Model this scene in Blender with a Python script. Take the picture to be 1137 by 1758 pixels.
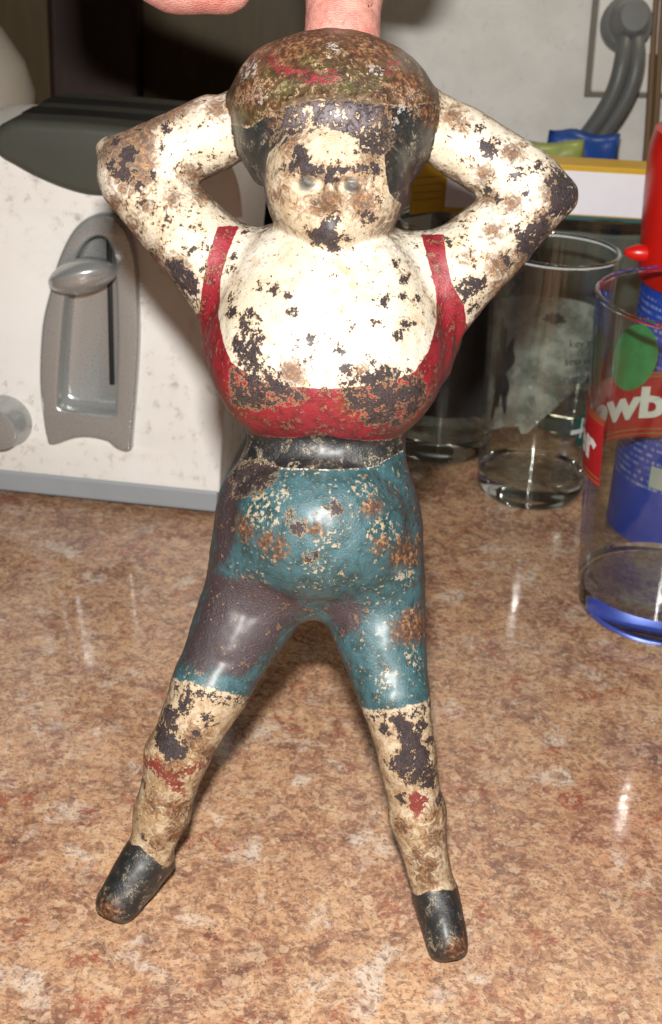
import bpy, bmesh, math, random
import numpy as np
from mathutils import Vector, Matrix, noise as mnoise

random.seed(7)
scene = bpy.context.scene
for o in list(bpy.data.objects): bpy.data.objects.remove(o)
COL = scene.collection
R_ = math.radians

# ------------------------------------------------------------------ camera
CAM_LOC = Vector((0, -.303, .283)); PITCH, ROLL = R_(26), R_(3)
fwd = Vector((0, math.cos(PITCH), -math.sin(PITCH)))
up0 = Vector((0, math.sin(PITCH), math.cos(PITCH))); right0 = Vector((1, 0, 0))
cup = math.cos(ROLL) * up0 - math.sin(ROLL) * right0
crt = math.cos(ROLL) * right0 + math.sin(ROLL) * up0
cd = bpy.data.cameras.new('camera'); cam = bpy.data.objects.new('camera', cd); COL.objects.link(cam)
cam.matrix_world = Matrix.Translation(CAM_LOC) @ Matrix((crt, cup, -fwd)).transposed().to_4x4()
cd.sensor_fit = 'VERTICAL'; cd.sensor_height = 36; cd.lens = 18 / math.tan(R_(20))
cd.clip_start = .01; cd.clip_end = 20
cd.dof.use_dof = True; cd.dof.focus_distance = .362; cd.dof.aperture_fstop = 34
scene.camera = cam

# ------------------------------------------------------------------ light: camera flash, unseen fill lamp aimed at the wall, dim room
world = bpy.data.worlds.new('World'); scene.world = world; world.use_nodes = True
world.node_tree.nodes['Background'].inputs[0].default_value = (1, .86, .68, 1)
world.node_tree.nodes['Background'].inputs[1].default_value = .012

def area_light(name, loc, target, sx, sy, power, col):
    l = bpy.data.lights.new(name, 'AREA'); l.shape = 'RECTANGLE'; l.size = sx; l.size_y = sy; l.energy = power; l.color = col
    o = bpy.data.objects.new(name, l); COL.objects.link(o); o.location = loc
    o.rotation_euler = (Vector(target) - Vector(loc)).to_track_quat('-Z', 'Y').to_euler()
    return o
flash_at = CAM_LOC + cup * .050 - crt * .004 - fwd * .004
area_light('camera_flash', flash_at, (0, .06, .11), .020, .009, 4.2, (1, .97, .93))
area_light('wall_fill_light', (.30, .45, .66), (.26, .55, .12), .34, .08, 1.0, (1, .88, .70))  # unseen lamp added close to the wall to brighten it, sparing the figurine

vs = scene.view_settings
vs.view_transform = 'Standard'; vs.look = 'None'; vs.exposure = 0; vs.gamma = 1
scene.cycles.max_bounces = 14; scene.cycles.transparent_max_bounces = 24; scene.cycles.transmission_bounces = 10
scene.cycles.glossy_bounces = 6
scene.cycles.sample_clamp_indirect = 25

# ------------------------------------------------------------------ helpers
def tag(o, label=None, cat=None, group=None, kind=None):
    for k, v in (('label', label), ('category', cat), ('group', group), ('kind', kind)):
        if v: o[k] = v
    return o

def empty(name, loc=(0, 0, 0), rz=0):
    o = bpy.data.objects.new(name, None); COL.objects.link(o); o.location = loc; o.rotation_euler = (0, 0, rz)
    o.empty_display_size = .01
    return o

def obj(name, me, mat=None, parent=None, smooth=True):
    o = bpy.data.objects.new(name, me); COL.objects.link(o)
    if mat and not me.materials: me.materials.append(mat)
    if smooth:
        me.polygons.foreach_set('use_smooth', [True] * len(me.polygons))
    if parent: o.parent = parent
    return o

def pydata(name, V, F):
    me = bpy.data.meshes.new(name); me.from_pydata([tuple(v) for v in V], [], [tuple(f) for f in F]); me.update(); return me

def sharp(me, ang=35):
    bm = bmesh.new(); bm.from_mesh(me)
    for e in bm.edges: e.smooth = not (len(e.link_faces) == 2 and e.calc_face_angle(0) > R_(ang))
    bm.to_mesh(me); bm.free(); return me

def lathe(name, prof, seg=64, close=False):
    V, F = [], []
    n = len(prof)
    for i in range(seg):
        a = 2 * math.pi * i / seg
        for r, z in prof: V.append((r * math.cos(a), r * math.sin(a), z))
    for i in range(seg):
        j = (i + 1) % seg
        for k in range(n - 1): F.append((i * n + k, j * n + k, j * n + k + 1, i * n + k + 1))
    me = pydata(name, V, F)
    bm = bmesh.new(); bm.from_mesh(me); bmesh.ops.remove_doubles(bm, verts=bm.verts, dist=1e-6)
    bmesh.ops.dissolve_degenerate(bm, edges=bm.edges, dist=1e-7)
    bmesh.ops.recalc_face_normals(bm, faces=bm.faces); bm.to_mesh(me); bm.free()
    return sharp(me)

def rbox(name, lo, hi, bev=.001, seg=2):
    bm = bmesh.new(); bmesh.ops.create_cube(bm, size=1)
    for v in bm.verts: v.co = Vector([lo[i] + (v.co[i] + .5) * (hi[i] - lo[i]) for i in range(3)])
    if bev: bmesh.ops.bevel(bm, geom=list(bm.edges), offset=bev, segments=seg, affect='EDGES', profile=.5)
    me = bpy.data.meshes.new(name); bm.to_mesh(me); bm.free(); return sharp(me, 50)

def curve_fill(name, loops, extrude=0, bevel=0, res=3):
    cu = bpy.data.curves.new(name, 'CURVE'); cu.dimensions = '2D'; cu.fill_mode = 'BOTH'
    cu.extrude = extrude; cu.bevel_depth = bevel; cu.bevel_resolution = res
    for pts in loops:
        s = cu.splines.new('POLY'); s.points.add(len(pts) - 1); s.use_cyclic_u = True
        for p, q in zip(s.points, pts): p.co = (q[0], q[1], 0, 1)
    return curve_mesh(cu)

def curve_mesh(cu):
    o = bpy.data.objects.new('tmp', cu); COL.objects.link(o)
    dg = bpy.context.evaluated_depsgraph_get(); dg.update()
    me = bpy.data.meshes.new_from_object(o.evaluated_get(dg))
    bpy.data.objects.remove(o); me.name = cu.name
    bm = bmesh.new(); bm.from_mesh(me); bmesh.ops.remove_doubles(bm, verts=bm.verts, dist=1e-6); bm.to_mesh(me); bm.free()
    return sharp(me, 40)

def tube(name, pts, r, res=6, smooth_res=10):
    cu = bpy.data.curves.new(name, 'CURVE'); cu.dimensions = '3D'; cu.bevel_depth = r; cu.bevel_resolution = res; cu.use_fill_caps = True
    s = cu.splines.new('NURBS'); s.points.add(len(pts) - 1); s.order_u = 4; s.use_endpoint_u = True; s.resolution_u = smooth_res
    for p, q in zip(s.points, pts): p.co = (*q, 1)
    return curve_mesh(cu)

def text_mesh(s, size, bold=0, sub=True):
    cu = bpy.data.curves.new('text', 'FONT'); cu.body = s; cu.size = size; cu.offset = bold; cu.resolution_u = 4
    me = curve_mesh(cu)
    if sub:
        bm = bmesh.new(); bm.from_mesh(me)
        bmesh.ops.triangulate(bm, faces=bm.faces)
        bm.to_mesh(me); bm.free()
    return me

def smooth_closed(pts, n=8):
    """Catmull-Rom through a closed list of 2D points"""
    out = []; m = len(pts)
    for i in range(m):
        p0, p1, p2, p3 = (np.array(pts[(i + k - 1) % m], float) for k in range(4))
        for t in np.linspace(0, 1, n, endpoint=False):
            out.append(tuple(.5 * ((2 * p1) + (-p0 + p2) * t + (2 * p0 - 5 * p1 + 4 * p2 - p3) * t * t + (-p0 + 3 * p1 - 3 * p2 + p3) * t ** 3)))
    return out

# ------------------------------------------------------------------ node helper
class NT:
    def __init__(s, name):
        s.m = bpy.data.materials.new(name); s.m.use_nodes = True; s.t = s.m.node_tree; s.t.nodes.clear()
        s.out = s.t.nodes.new('ShaderNodeOutputMaterial')
    def n(s, typ, **kw):
        nd = s.t.nodes.new(typ)
        for k, v in kw.items(): setattr(nd, k, v)
        return nd
    def put(s, sock, v):
        if hasattr(v, 'is_output') or isinstance(v, bpy.types.NodeSocket): s.t.links.new(v, sock)
        else:
            if isinstance(v, (tuple, list)) and len(v) == 3 and sock.type == 'RGBA': v = (*v, 1)
            sock.default_value = v
    def math(s, op, a, b=0.0, c=0.0, clamp=False):
        nd = s.n('ShaderNodeMath', operation=op, use_clamp=clamp)
        s.put(nd.inputs[0], a); s.put(nd.inputs[1], b); s.put(nd.inputs[2], c); return nd.outputs[0]
    def mix(s, f, a, b, blend='MIX'):
        nd = s.n('ShaderNodeMix', data_type='RGBA', blend_type=blend)
        s.put(nd.inputs[0], f); s.put(nd.inputs[6], a); s.put(nd.inputs[7], b); return nd.outputs[2]
    def step(s, x, lo, hi):
        nd = s.n('ShaderNodeMapRange', interpolation_type='SMOOTHSTEP'); s.put(nd.inputs[0], x); s.put(nd.inputs[1], lo); s.put(nd.inputs[2], hi); return nd.outputs[0]
    def coord(s, scale=1, kind='Object'):
        tc = s.n('ShaderNodeTexCoord'); mp = s.n('ShaderNodeMapping')
        mp.inputs['Scale'].default_value = (scale,) * 3 if not isinstance(scale, tuple) else scale
        s.t.links.new(tc.outputs[kind], mp.inputs[0]); return mp.outputs[0]
    def noise(s, vec, scale, detail=4, rough=.55, dist=0, col=False):
        nd = s.n('ShaderNodeTexNoise'); s.t.links.new(vec, nd.inputs['Vector'])
        nd.inputs['Scale'].default_value = scale; nd.inputs['Detail'].default_value = detail
        nd.inputs['Roughness'].default_value = rough; nd.inputs['Distortion'].default_value = dist
        return nd.outputs['Color' if col else 'Fac']
    def vor(s, vec, scale, feat='F1', rnd=1):
        nd = s.n('ShaderNodeTexVoronoi', feature=feat); s.t.links.new(vec, nd.inputs['Vector']); nd.inputs['Scale'].default_value = scale
        nd.inputs['Randomness'].default_value = rnd; return nd
    def attr(s, name):
        return s.n('ShaderNodeAttribute', attribute_name=name).outputs['Fac']
    def ramp(s, f, stops, interp='LINEAR'):
        nd = s.n('ShaderNodeValToRGB'); cr = nd.color_ramp; cr.interpolation = interp
        while len(cr.elements) < len(stops): cr.elements.new(.5)
        for e, (p, c) in zip(cr.elements, stops): e.position = p; e.color = (*c, 1)
        s.put(nd.inputs[0], f); return nd.outputs[0]
    def bump(s, h, strength=1, dist=.001, normal=None):
        nd = s.n('ShaderNodeBump'); s.put(nd.inputs['Height'], h); nd.inputs['Strength'].default_value = strength; nd.inputs['Distance'].default_value = dist
        if normal is not None: s.t.links.new(normal, nd.inputs['Normal'])
        return nd.outputs[0]
    def bsdf(s, col, rough=.5, metal=0, spec=.5, normal=None, coat=0, coat_rough=.1, **kw):
        b = s.n('ShaderNodeBsdfPrincipled')
        s.put(b.inputs['Base Color'], col); s.put(b.inputs['Roughness'], rough); s.put(b.inputs['Metallic'], metal); s.put(b.inputs['Specular IOR Level'], spec)
        s.put(b.inputs['Coat Weight'], coat); s.put(b.inputs['Coat Roughness'], coat_rough)
        if normal is not None: s.t.links.new(normal, b.inputs['Normal'])
        for k, v in kw.items(): s.put(b.inputs[k], v)
        s.t.links.new(b.outputs[0], s.out.inputs[0]); return b

def simple(name, col, rough=.5, metal=0, var=.12, scale=60, bump=.15, bscale=400, **kw):
    """painted / moulded surface: slight colour mottling and fine relief"""
    t = NT(name); v = t.coord()
    n = t.noise(v, scale, 5, .6)
    c = t.mix(t.math('MULTIPLY', t.step(n, .35, .7), var), col, tuple(x * .45 for x in col))
    r = t.math('ADD', t.math('MULTIPLY', t.math('SUBTRACT', n, .5), .25), rough)
    t.bsdf(c, r, metal, normal=t.bump(t.noise(v, bscale, 3, .5), bump, .0003), **kw)
    return t.m
# ------------------------------------------------------------------ signed-distance modelling (numpy) + surface nets
def smin(a, b, k):
    if k <= 0: return np.minimum(a, b)
    h = np.clip(.5 + .5 * (b - a) / k, 0, 1)
    return b + (a - b) * h - k * h * (1 - h)

def sd_ell(X, Y, Z, c, r, tilt=None):
    x, y, z = X - c[0], Y - c[1], Z - c[2]
    if tilt:                                   # rotation about X (degrees)
        t = math.radians(tilt); y, z = y * math.cos(t) - z * math.sin(t), y * math.sin(t) + z * math.cos(t)
    if len(r) > 3:                             # a different half-height below the centre
        r = (r[0], r[1], np.where(z < 0, r[3], r[2]))
    k0 = np.sqrt((x / r[0]) ** 2 + (y / r[1]) ** 2 + (z / r[2]) ** 2) + 1e-6
    k1 = np.sqrt((x / r[0] ** 2) ** 2 + (y / r[1] ** 2) ** 2 + (z / r[2] ** 2) ** 2) + 1e-9
    return k0 * (k0 - 1) / k1

def sd_rc(X, Y, Z, A, B, sy=1.0):
    ax, ay, az, ra = A; bx, by, bz, rb = B
    dx, dy, dz = bx - ax, (by - ay) * sy, bz - az
    L2 = dx * dx + dy * dy + dz * dz
    px, py, pz = X - ax, (Y - ay) * sy, Z - az
    t = np.clip((px * dx + py * dy + pz * dz) / L2, 0, 1)
    q = np.sqrt((px - t * dx) ** 2 + (py - t * dy) ** 2 + (pz - t * dz) ** 2)
    return q - (ra + (rb - ra) * t)

def sdf_grid(prims, lo, hi, h):
    ax = [np.arange(lo[i], hi[i] + h, h, dtype=np.float32) for i in range(3)]
    D = np.full([len(a) for a in ax], 50.0, np.float32)
    for p in prims:
        op, ty, a, b, k = p[:5]
        if ty == 'E':
            l = [a[i] - b[i] for i in range(3)]; u = [a[i] + b[i] for i in range(3)]
            if len(p) > 6:
                m = max(b); l = [a[i] - m for i in range(3)]; u = [a[i] + m for i in range(3)]
        else:
            l = [min(a[i] - a[3], b[i] - b[3]) for i in range(3)]; u = [max(a[i] + a[3], b[i] + b[3]) for i in range(3)]
        mg = k + 3.0
        s = []
        for i in range(3):
            s.append(slice(max(0, int((l[i] - mg - lo[i]) / h)), min(len(ax[i]), int((u[i] + mg - lo[i]) / h) + 2)))
        X, Y, Z = np.meshgrid(ax[0][s[0]], ax[1][s[1]], ax[2][s[2]], indexing='ij', sparse=True)
        d = sd_ell(X, Y, Z, a, b, p[6] if len(p) > 6 else None) if ty == 'E' else sd_rc(X, Y, Z, a, b, p[5])
        S = D[s[0], s[1], s[2]]
        D[s[0], s[1], s[2]] = smin(S, d, k) if op == '+' else -smin(-S, d, k)
    return ax, D

def surface_nets(ax, D):
    n = D.shape; ins = D < 0
    cs = np.zeros([m - 1 for m in n], np.int8)
    for i in (0, 1):
        for j in (0, 1):
            for k in (0, 1):
                cs += ins[i:n[0] - 1 + i, j:n[1] - 1 + j, k:n[2] - 1 + k]
    act = (cs > 0) & (cs < 8)
    I, J, K = np.nonzero(act)
    idx = np.full(act.shape, -1, np.int64); idx[I, J, K] = np.arange(len(I))
    P = np.zeros((len(I), 3)); W = np.zeros(len(I))
    corners = [(i, j, k) for i in (0, 1) for j in (0, 1) for k in (0, 1)]
    for a in corners:
        for axis in range(3):
            if a[axis]: continue
            b = list(a); b[axis] = 1
            da = D[I + a[0], J + a[1], K + a[2]]; db = D[I + b[0], J + b[1], K + b[2]]
            m = (da < 0) != (db < 0)
            t = np.where(m, da / np.where(m, da - db, 1), 0)
            q = np.array(a, float)[None] + t[:, None] * (np.array(b) - np.array(a))[None]
            P[m] += q[m]; W[m] += 1
    P /= W[:, None]
    h = ax[0][1] - ax[0][0]
    V = (np.stack([I, J, K], 1) + P) * h + np.array([a[0] for a in ax])
    F = []
    for axis in range(3):
        b = [1, 1, 1]; b[axis] = 0
        sl0 = [slice(1, n[i] - 1) for i in range(3)]; sl1 = list(sl0)
        sl0[axis] = slice(0, n[axis] - 1); sl1[axis] = slice(1, n[axis])
        A = ins[tuple(sl0)]; B = ins[tuple(sl1)]
        o1, o2 = [i for i in range(3) if i != axis]
        for flip, m in ((False, A & ~B), (True, B & ~A)):
            c = np.stack(np.nonzero(m), 1)
            c[:, o1] += 1; c[:, o2] += 1
            def g(d1, d2):
                e = c.copy(); e[:, o1] -= d1; e[:, o2] -= d2
                return idx[e[:, 0], e[:, 1], e[:, 2]]
            q = np.stack([g(0, 0), g(1, 0), g(1, 1), g(0, 1)], 1)
            if (axis == 1) != flip: q = q[:, ::-1]
            F.append(q)
    F = np.concatenate(F)
    return V, F

def vert_normals(V, F):
    n = np.cross(V[F[:, 2]] - V[F[:, 0]], V[F[:, 3]] - V[F[:, 1]])
    N = np.zeros_like(V)
    for i in range(4): np.add.at(N, F[:, i], n)
    return N / (np.linalg.norm(N, axis=1, keepdims=True) + 1e-12)

def smooth_verts(V, F, it=2, lam=.5):
    for _ in range(it):
        S = np.zeros_like(V); c = np.zeros(len(V))
        for i in range(4):
            for j in ((i + 1) % 4, (i + 3) % 4):
                np.add.at(S, F[:, i], V[F[:, j]]); np.add.at(c, F[:, i], 1)
        V = V + lam * (S / np.maximum(c, 1)[:, None] - V)
    return V
# ------------------------------------------------------------------ the counter (printed stone-look laminate)
def mat_counter():
    t = NT('laminate'); v = t.coord()
    warp = t.n('ShaderNodeVectorMath', operation='MULTIPLY_ADD')
    t.t.links.new(t.noise(v, 55, 3, .6, col=True), warp.inputs[0]); warp.inputs[1].default_value = (.010,) * 3; t.t.links.new(v, warp.inputs[2])
    w = warp.outputs[0]
    big = t.noise(w, 42, 6, .62); mid = t.noise(w, 150, 7, .72); fine = t.noise(v, 520, 4, .75); grit = t.noise(v, 1150, 2, .6)
    col = t.ramp(t.math('ADD', t.math('MULTIPLY', big, .45), t.math('MULTIPLY', mid, .55)),
                 [(.32, (.11, .060, .050)), (.42, (.25, .125, .080)), (.50, (.42, .235, .135)), (.57, (.51, .305, .17)), (.66, (.56, .38, .24))])
    pale = t.noise(w, 62, 6, .60, .2)
    col = t.mix(t.math('MULTIPLY', t.step(pale, .565, .67), .7), col, (.62, .54, .46))
    n2 = t.n('ShaderNodeMapping'); n2.inputs['Location'].default_value = (3.1, 1.7, .4); t.t.links.new(w, n2.inputs[0])
    redp = t.noise(n2.outputs[0], 66, 7, .66)
    col = t.mix(t.math('MULTIPLY', t.step(redp, .56, .65), .75), col, (.27, .062, .038))
    n3 = t.n('ShaderNodeMapping'); n3.inputs['Location'].default_value = (-2.1, 5.7, 1.4); t.t.links.new(w, n3.inputs[0])
    dk = t.noise(n3.outputs[0], 120, 9, .78)
    col = t.mix(t.math('MULTIPLY', t.step(dk, .55, .66), .75), col, (.085, .048, .04))
    flk = t.vor(w, 380); flk2 = t.vor(w, 900)
    cellv = t.n('ShaderNodeSeparateColor'); t.t.links.new(flk.outputs['Color'], cellv.inputs[0])
    cell2 = t.n('ShaderNodeSeparateColor'); t.t.links.new(flk2.outputs['Color'], cell2.inputs[0])
    col = t.mix(t.math('MULTIPLY', t.step(cellv.outputs[0], .62, .95), .55), col, (.20, .10, .062))
    col = t.mix(t.math('MULTIPLY', t.step(cellv.outputs[1], .70, .98), .50), col, (.60, .44, .30))
    col = t.mix(t.math('MULTIPLY', t.step(cell2.outputs[0], .66, .95), .50), col, (.17, .095, .075))
    col = t.mix(t.math('MULTIPLY', t.step(cell2.outputs[1], .72, .98), .45), col, (.58, .40, .25))
    col = t.mix(t.math('MULTIPLY', t.step(fine, .54, .62), .60), col, (.14, .068, .052))
    col = t.mix(t.math('MULTIPLY', t.step(fine, .45, .36), .50), col, (.60, .43, .30))
    col = t.mix(t.math('MULTIPLY', t.step(grit, .60, .66), .6), col, (.055, .032, .028))
    r = t.math('ADD', .075, t.math('MULTIPLY', t.step(t.noise(v, 25, 4, .6), .4, .7), .07))
    nrm = t.bump(t.noise(v, 260, 2, .5), .10, .0004)
    t.bsdf(col, r, spec=.5, normal=nrm)
    return t.m
ct = obj('counter', rbox('counter', (-.9, -.75, -.03), (.9, .95, 0), .002), mat_counter(), smooth=False); tag(ct, kind='structure')

def mat_wall():
    t = NT('wall_paint'); v = t.coord()
    n = t.noise(v, 30, 6, .65); f = t.noise(v, 900, 3, .6); b = t.noise(v, 140, 6, .7)
    c = t.mix(t.step(n, .35, .7), (.74, .725, .68), (.64, .625, .58))
    c = t.mix(t.math('MULTIPLY', t.step(b, .55, .72), .35), c, (.33, .32, .30))
    c = t.mix(t.math('MULTIPLY', t.step(f, .60, .75), .3), c, (.28, .27, .25))
    t.bsdf(c, .55, normal=t.bump(t.noise(v, 500, 4, .6), .25, .0008)); return t.m
wl = obj('wall', rbox('wall', (.006, .55, 0), (.9, .62, .75), .002), mat_wall(), smooth=False); tag(wl, kind='structure')

def mat_wood(name, dark, light):
    t = NT(name); v = t.coord((6, 6, .8))
    n = t.noise(v, 22, 6, .6, .8)
    t.bsdf(t.mix(t.step(n, .35, .7), dark, light), .5, normal=t.bump(n, .1, .001)); return t.m
m_brown = mat_wood('brown_wood', (.075, .046, .010), (.10, .062, .016))
m_dark = mat_wood('dark_wood', (.035, .014, .010), (.045, .020, .014))
cp = obj('cabinet', rbox('cabinet', (-.9, .74, 0), (.004, .76, .75), .003), m_brown, smooth=False)
tag(cp, 'dim brown wooden cabinet panel in the background behind the toaster', 'cabinet')
ps = obj('wooden_post', rbox('wooden_post', (-.212, .705, 0), (-.150, .7385, .75), .004), m_dark, smooth=False)
tag(ps, 'near-black upright wooden post against the brown panel behind the toaster', 'post')

# cream canister half hidden at the left
t_can = simple('cream_glaze', (.50, .45, .38), .30, var=.1, scale=30)
e = empty('canister', (-.262, .52, 0)); tag(e, 'pale cream domed canister cut off by the left edge, behind the toaster', 'canister')
obj('body', lathe('body', [(0, 0), (.066, 0), (.071, .004), (.077, .05), (.079, .10), (.0775, .128), (.0, .128)]), t_can, e)
lid = obj('lid', lathe('lid', [(0, .1285), (.0785, .1285), (.0788, .136), (.074, .152), (.062, .170), (.042, .186), (.018, .194), (0, .196)]), t_can, e)
obj('knob', lathe('knob', [(0, .1955), (.010, .1955), (.008, .202), (.013, .210), (.010, .217), (0, .219)], 32), t_can, lid)

# ------------------------------------------------------------------ toaster
TO = Vector((-.0525, .2655, 0)); tex = Vector((-.9937, .1118, 0)); tey = Vector((.1118, .9937, 0))
toaster = empty('toaster', TO)
toaster.matrix_world = Matrix.Translation(TO) @ Matrix((tex, tey, Vector((0, 0, 1)))).transposed().to_4x4()   # x: leftwards along the front, y: inwards
tag(toaster, 'cream toaster with silver lever surround and grey base strip, left of the figurine', 'toaster')
toaster.matrix_world = Matrix((( tex.x, tey.x, 0, TO.x), (tex.y, tey.y, 0, TO.y), (0, 0, 1, TO.z), (0, 0, 0, 1)))

def mat_toaster():
    t = NT('cream_plastic'); v = t.coord()
    n = t.noise(v, 18, 5, .6); g = t.noise(v, 140, 6, .72); s_ = t.noise(v, 420, 3, .6)
    c = t.mix(t.step(n, .3, .7), (.80, .775, .745), (.73, .70, .655))
    c = t.mix(t.math('MULTIPLY', t.math('MULTIPLY', t.step(g, .52, .68), t.step(n, .40, .58)), .7), c, (.34, .29, .24))
    c = t.mix(t.math('MULTIPLY', t.step(s_, .68, .76), .35), c, (.30, .24, .18))
    t.bsdf(c, t.math('ADD', .38, t.math('MULTIPLY', n, .15)), normal=t.bump(t.noise(v, 700, 2, .5), .12, .0002)); return t.m
M_toast = mat_toaster()
def mat_silver(name, col, rough):
    t = NT(name); v = t.coord(); n = t.noise(v, 900, 2, .5)
    t.bsdf(col, t.math('ADD', rough, t.math('MULTIPLY', t.math('SUBTRACT', n, .5), .2)), .62, normal=t.bump(n, .02, .0001)); return t.m
M_silver = mat_silver('silver_plastic', (.46, .47, .46), .30)
M_grey = simple('grey_plastic', (.30, .32, .34), .42, var=.1)
M_lid = simple('dark_grey_plastic', (.060, .062, .050), .40, var=.25)
M_black = simple('black_gap', (.012, .012, .012), .5)

mm = lambda pts: [(p[0] / 1000, p[1] / 1000) for p in pts]
trim_out = mm([(47.6, 133.8), (39.7, 130), (35.9, 120), (34.7, 102.5), (34.4, 84.5), (35.7, 63.2), (38.2, 36), (38.9, 31.2), (43.4, 32.1), (47.3, 35), (55.2, 36.2), (63.2, 35.1), (72.6, 31.0), (74.0, 32.5), (75.1, 40), (76.1, 59.2), (74, 83.5), (70, 99.4), (65.1, 115), (57.6, 128.1)])
trim_in = mm([(48.7, 127.3), (44, 124.3), (41.5, 114.5), (40.8, 96.9), (41, 76), (42.2, 50), (43.4, 46.2), (47, 45.2), (57.6, 45.2), (66, 45.2), (70.2, 46.6), (71, 51), (69, 73.4), (65.7, 99.8), (61.1, 115.4), (55.2, 124.6)])
body_prof = [(-1, 13.4), (-2, 40), (-5, 80), (-8, 115), (-9, 138), (-6, 154), (1, 163), (12, 165), (56, 165.5), (100, 165), (110, 163), (117, 154), (120, 138), (119, 115), (116, 80), (113, 40), (112, 13.4)]
so, si = smooth_closed(trim_out, 5), smooth_closed(trim_in, 6)
def to_front(me):           # XY drawing -> XZ plane of the toaster front, facing -Y
    for v in me.vertices: x, y, z = v.co; v.co = (x, -z, y)
    me.flip_normals(); me.update(); return me
bp = mm(body_prof)
bprof = []                                 # smooth the open profile, keep the flat bottom
for i in range(len(bp) - 1):
    p0 = np.array(bp[max(i - 1, 0)]); p1 = np.array(bp[i]); p2 = np.array(bp[i + 1]); p3 = np.array(bp[min(i + 2, len(bp) - 1)])
    for t_ in np.linspace(0, 1, 6, endpoint=False):
        bprof.append(tuple(.5 * ((2 * p1) + (-p0 + p2) * t_ + (2 * p0 - 5 * p1 + 4 * p2 - p3) * t_ ** 2 + (-p0 + 3 * p1 - 3 * p2 + p3) * t_ ** 3)))
bprof.append(bp[-1])
front = to_front(curve_fill('front_panel', [bprof, so], extrude=.001, bevel=.0012))
for v in front.vertices: v.co.y += .0022
obj('front_panel', front, M_toast, toaster)
# shell: profile swept back, pulled in slightly and rounded at the far end
V, F = [], []
steps = [(.0048, 1.0), (.02, 1.0), (.05, 1.0), (.062, .995), (.070, .98), (.075, .95), (.077, .90)]
cx, cz = .0555, .08
for y, s_ in steps:
    for p in bprof: V.append((cx + (p[0] - cx) * s_, y, max(.0134, cz + (p[1] - cz) * s_)))
m_ = len(bprof)
for i in range(len(steps) - 1):
    for k in range(m_ - 1): F.append((i * m_ + k, i * m_ + k + 1, (i + 1) * m_ + k + 1, (i + 1) * m_ + k))
F.append(tuple(range((len(steps) - 1) * m_, len(steps) * m_)))
shell = pydata('shell', V, F)
bm = bmesh.new(); bm.from_mesh(shell); bmesh.ops.recalc_face_normals(bm, faces=bm.faces); bm.to_mesh(shell); bm.free()
obj('shell', sharp(shell, 40), M_toast, toaster)
# dark top panel that dips into the front like a bib
arc = [(91, 160.5), (88.5, 157.2), (83.8, 154.9), (76.5, 151.4), (66.8, 147.9), (57.1, 145.6), (50, 145.2), (43, 146), (34, 148.8), (26, 152.6), (20, 156.6), (17, 160.5)]
top = [(24, 165.6), (40, 166.4), (56, 166.6), (70, 166.4), (85, 165.6)]
bib = to_front(curve_fill('bib', [mm(smooth_closed(arc + top, 3))], extrude=.032, bevel=.0040, res=5))
for v in bib.vertices: v.co.y += .034
lidp = obj('top_panel', bib, M_lid, toaster)
for k in (0, 1):
    obj('bread_slot', rbox('bread_slot', (.024, .014 + k * .025, .1690), (.086, .029 + k * .025, .1706), .0006), M_black, lidp)
# lever surround: rim, sunken tray, travel slot, lever
rim = to_front(curve_fill('rim', [so, si], extrude=.0018, bevel=.0016, res=4))
for v in rim.vertices: v.co.y -= .0005
sur = obj('lever_surround', rim, M_silver, toaster)
n_i = len(si)
ci = np.mean(np.array(si), 0)
V, F = [], []
lev = [(-.002, 1.0), (.002, .985), (.0055, .955), (.008, .90), (.0088, .82)]
for y, s_ in lev:
    for p in si: V.append((ci[0] + (p[0] - ci[0]) * s_, y, ci[1] + (p[1] - ci[1]) * (1 - (1 - s_) * .45)))
for i in range(len(lev) - 1):
    for k in range(n_i): F.append((i * n_i + k, i * n_i + (k + 1) % n_i, (i + 1) * n_i + (k + 1) % n_i, (i + 1) * n_i + k))
F.append(tuple(range((len(lev) - 1) * n_i, len(lev) * n_i)))
tray = pydata('tray', V, F)
bm = bmesh.new(); bm.from_mesh(tray); bmesh.ops.recalc_face_normals(bm, faces=bm.faces); bm.to_mesh(tray); bm.free()
for p in tray.polygons:
    pass
obj('tray', sharp(tray, 50), M_silver, sur)
obj('travel_slot', rbox('travel_slot', (.0474, .0078, .056), (.0496, .0092, .1235), .0003), M_black, sur)
# lever knob: a fat tilted disc with a pale lower lip
V, F, bm = [], [], bmesh.new()
bmesh.ops.create_uvsphere(bm, u_segments=32, v_segments=20, radius=1)
for v in bm.verts:
    x, y, z = v.co
    sq = 1 if z > 0 else .75
    v.co = (x * .0140, y * .0115 - .002 * (z > 0), z * .0086 * sq - .0034 * x)
lv = bpy.data.meshes.new('lever'); bm.to_mesh(lv); bm.free()
for v in lv.vertices:
    v.co = Matrix.Rotation(R_(-14), 3, 'X') @ v.co + Vector((.0555, -.007, .1085))
lo_ = obj('lever', lv, M_silver, sur)
obj('lever_stem', rbox('lever_stem', (.0465, -.002, .1065), (.0505, .012, .1105), .0006), M_silver, lo_)
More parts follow.
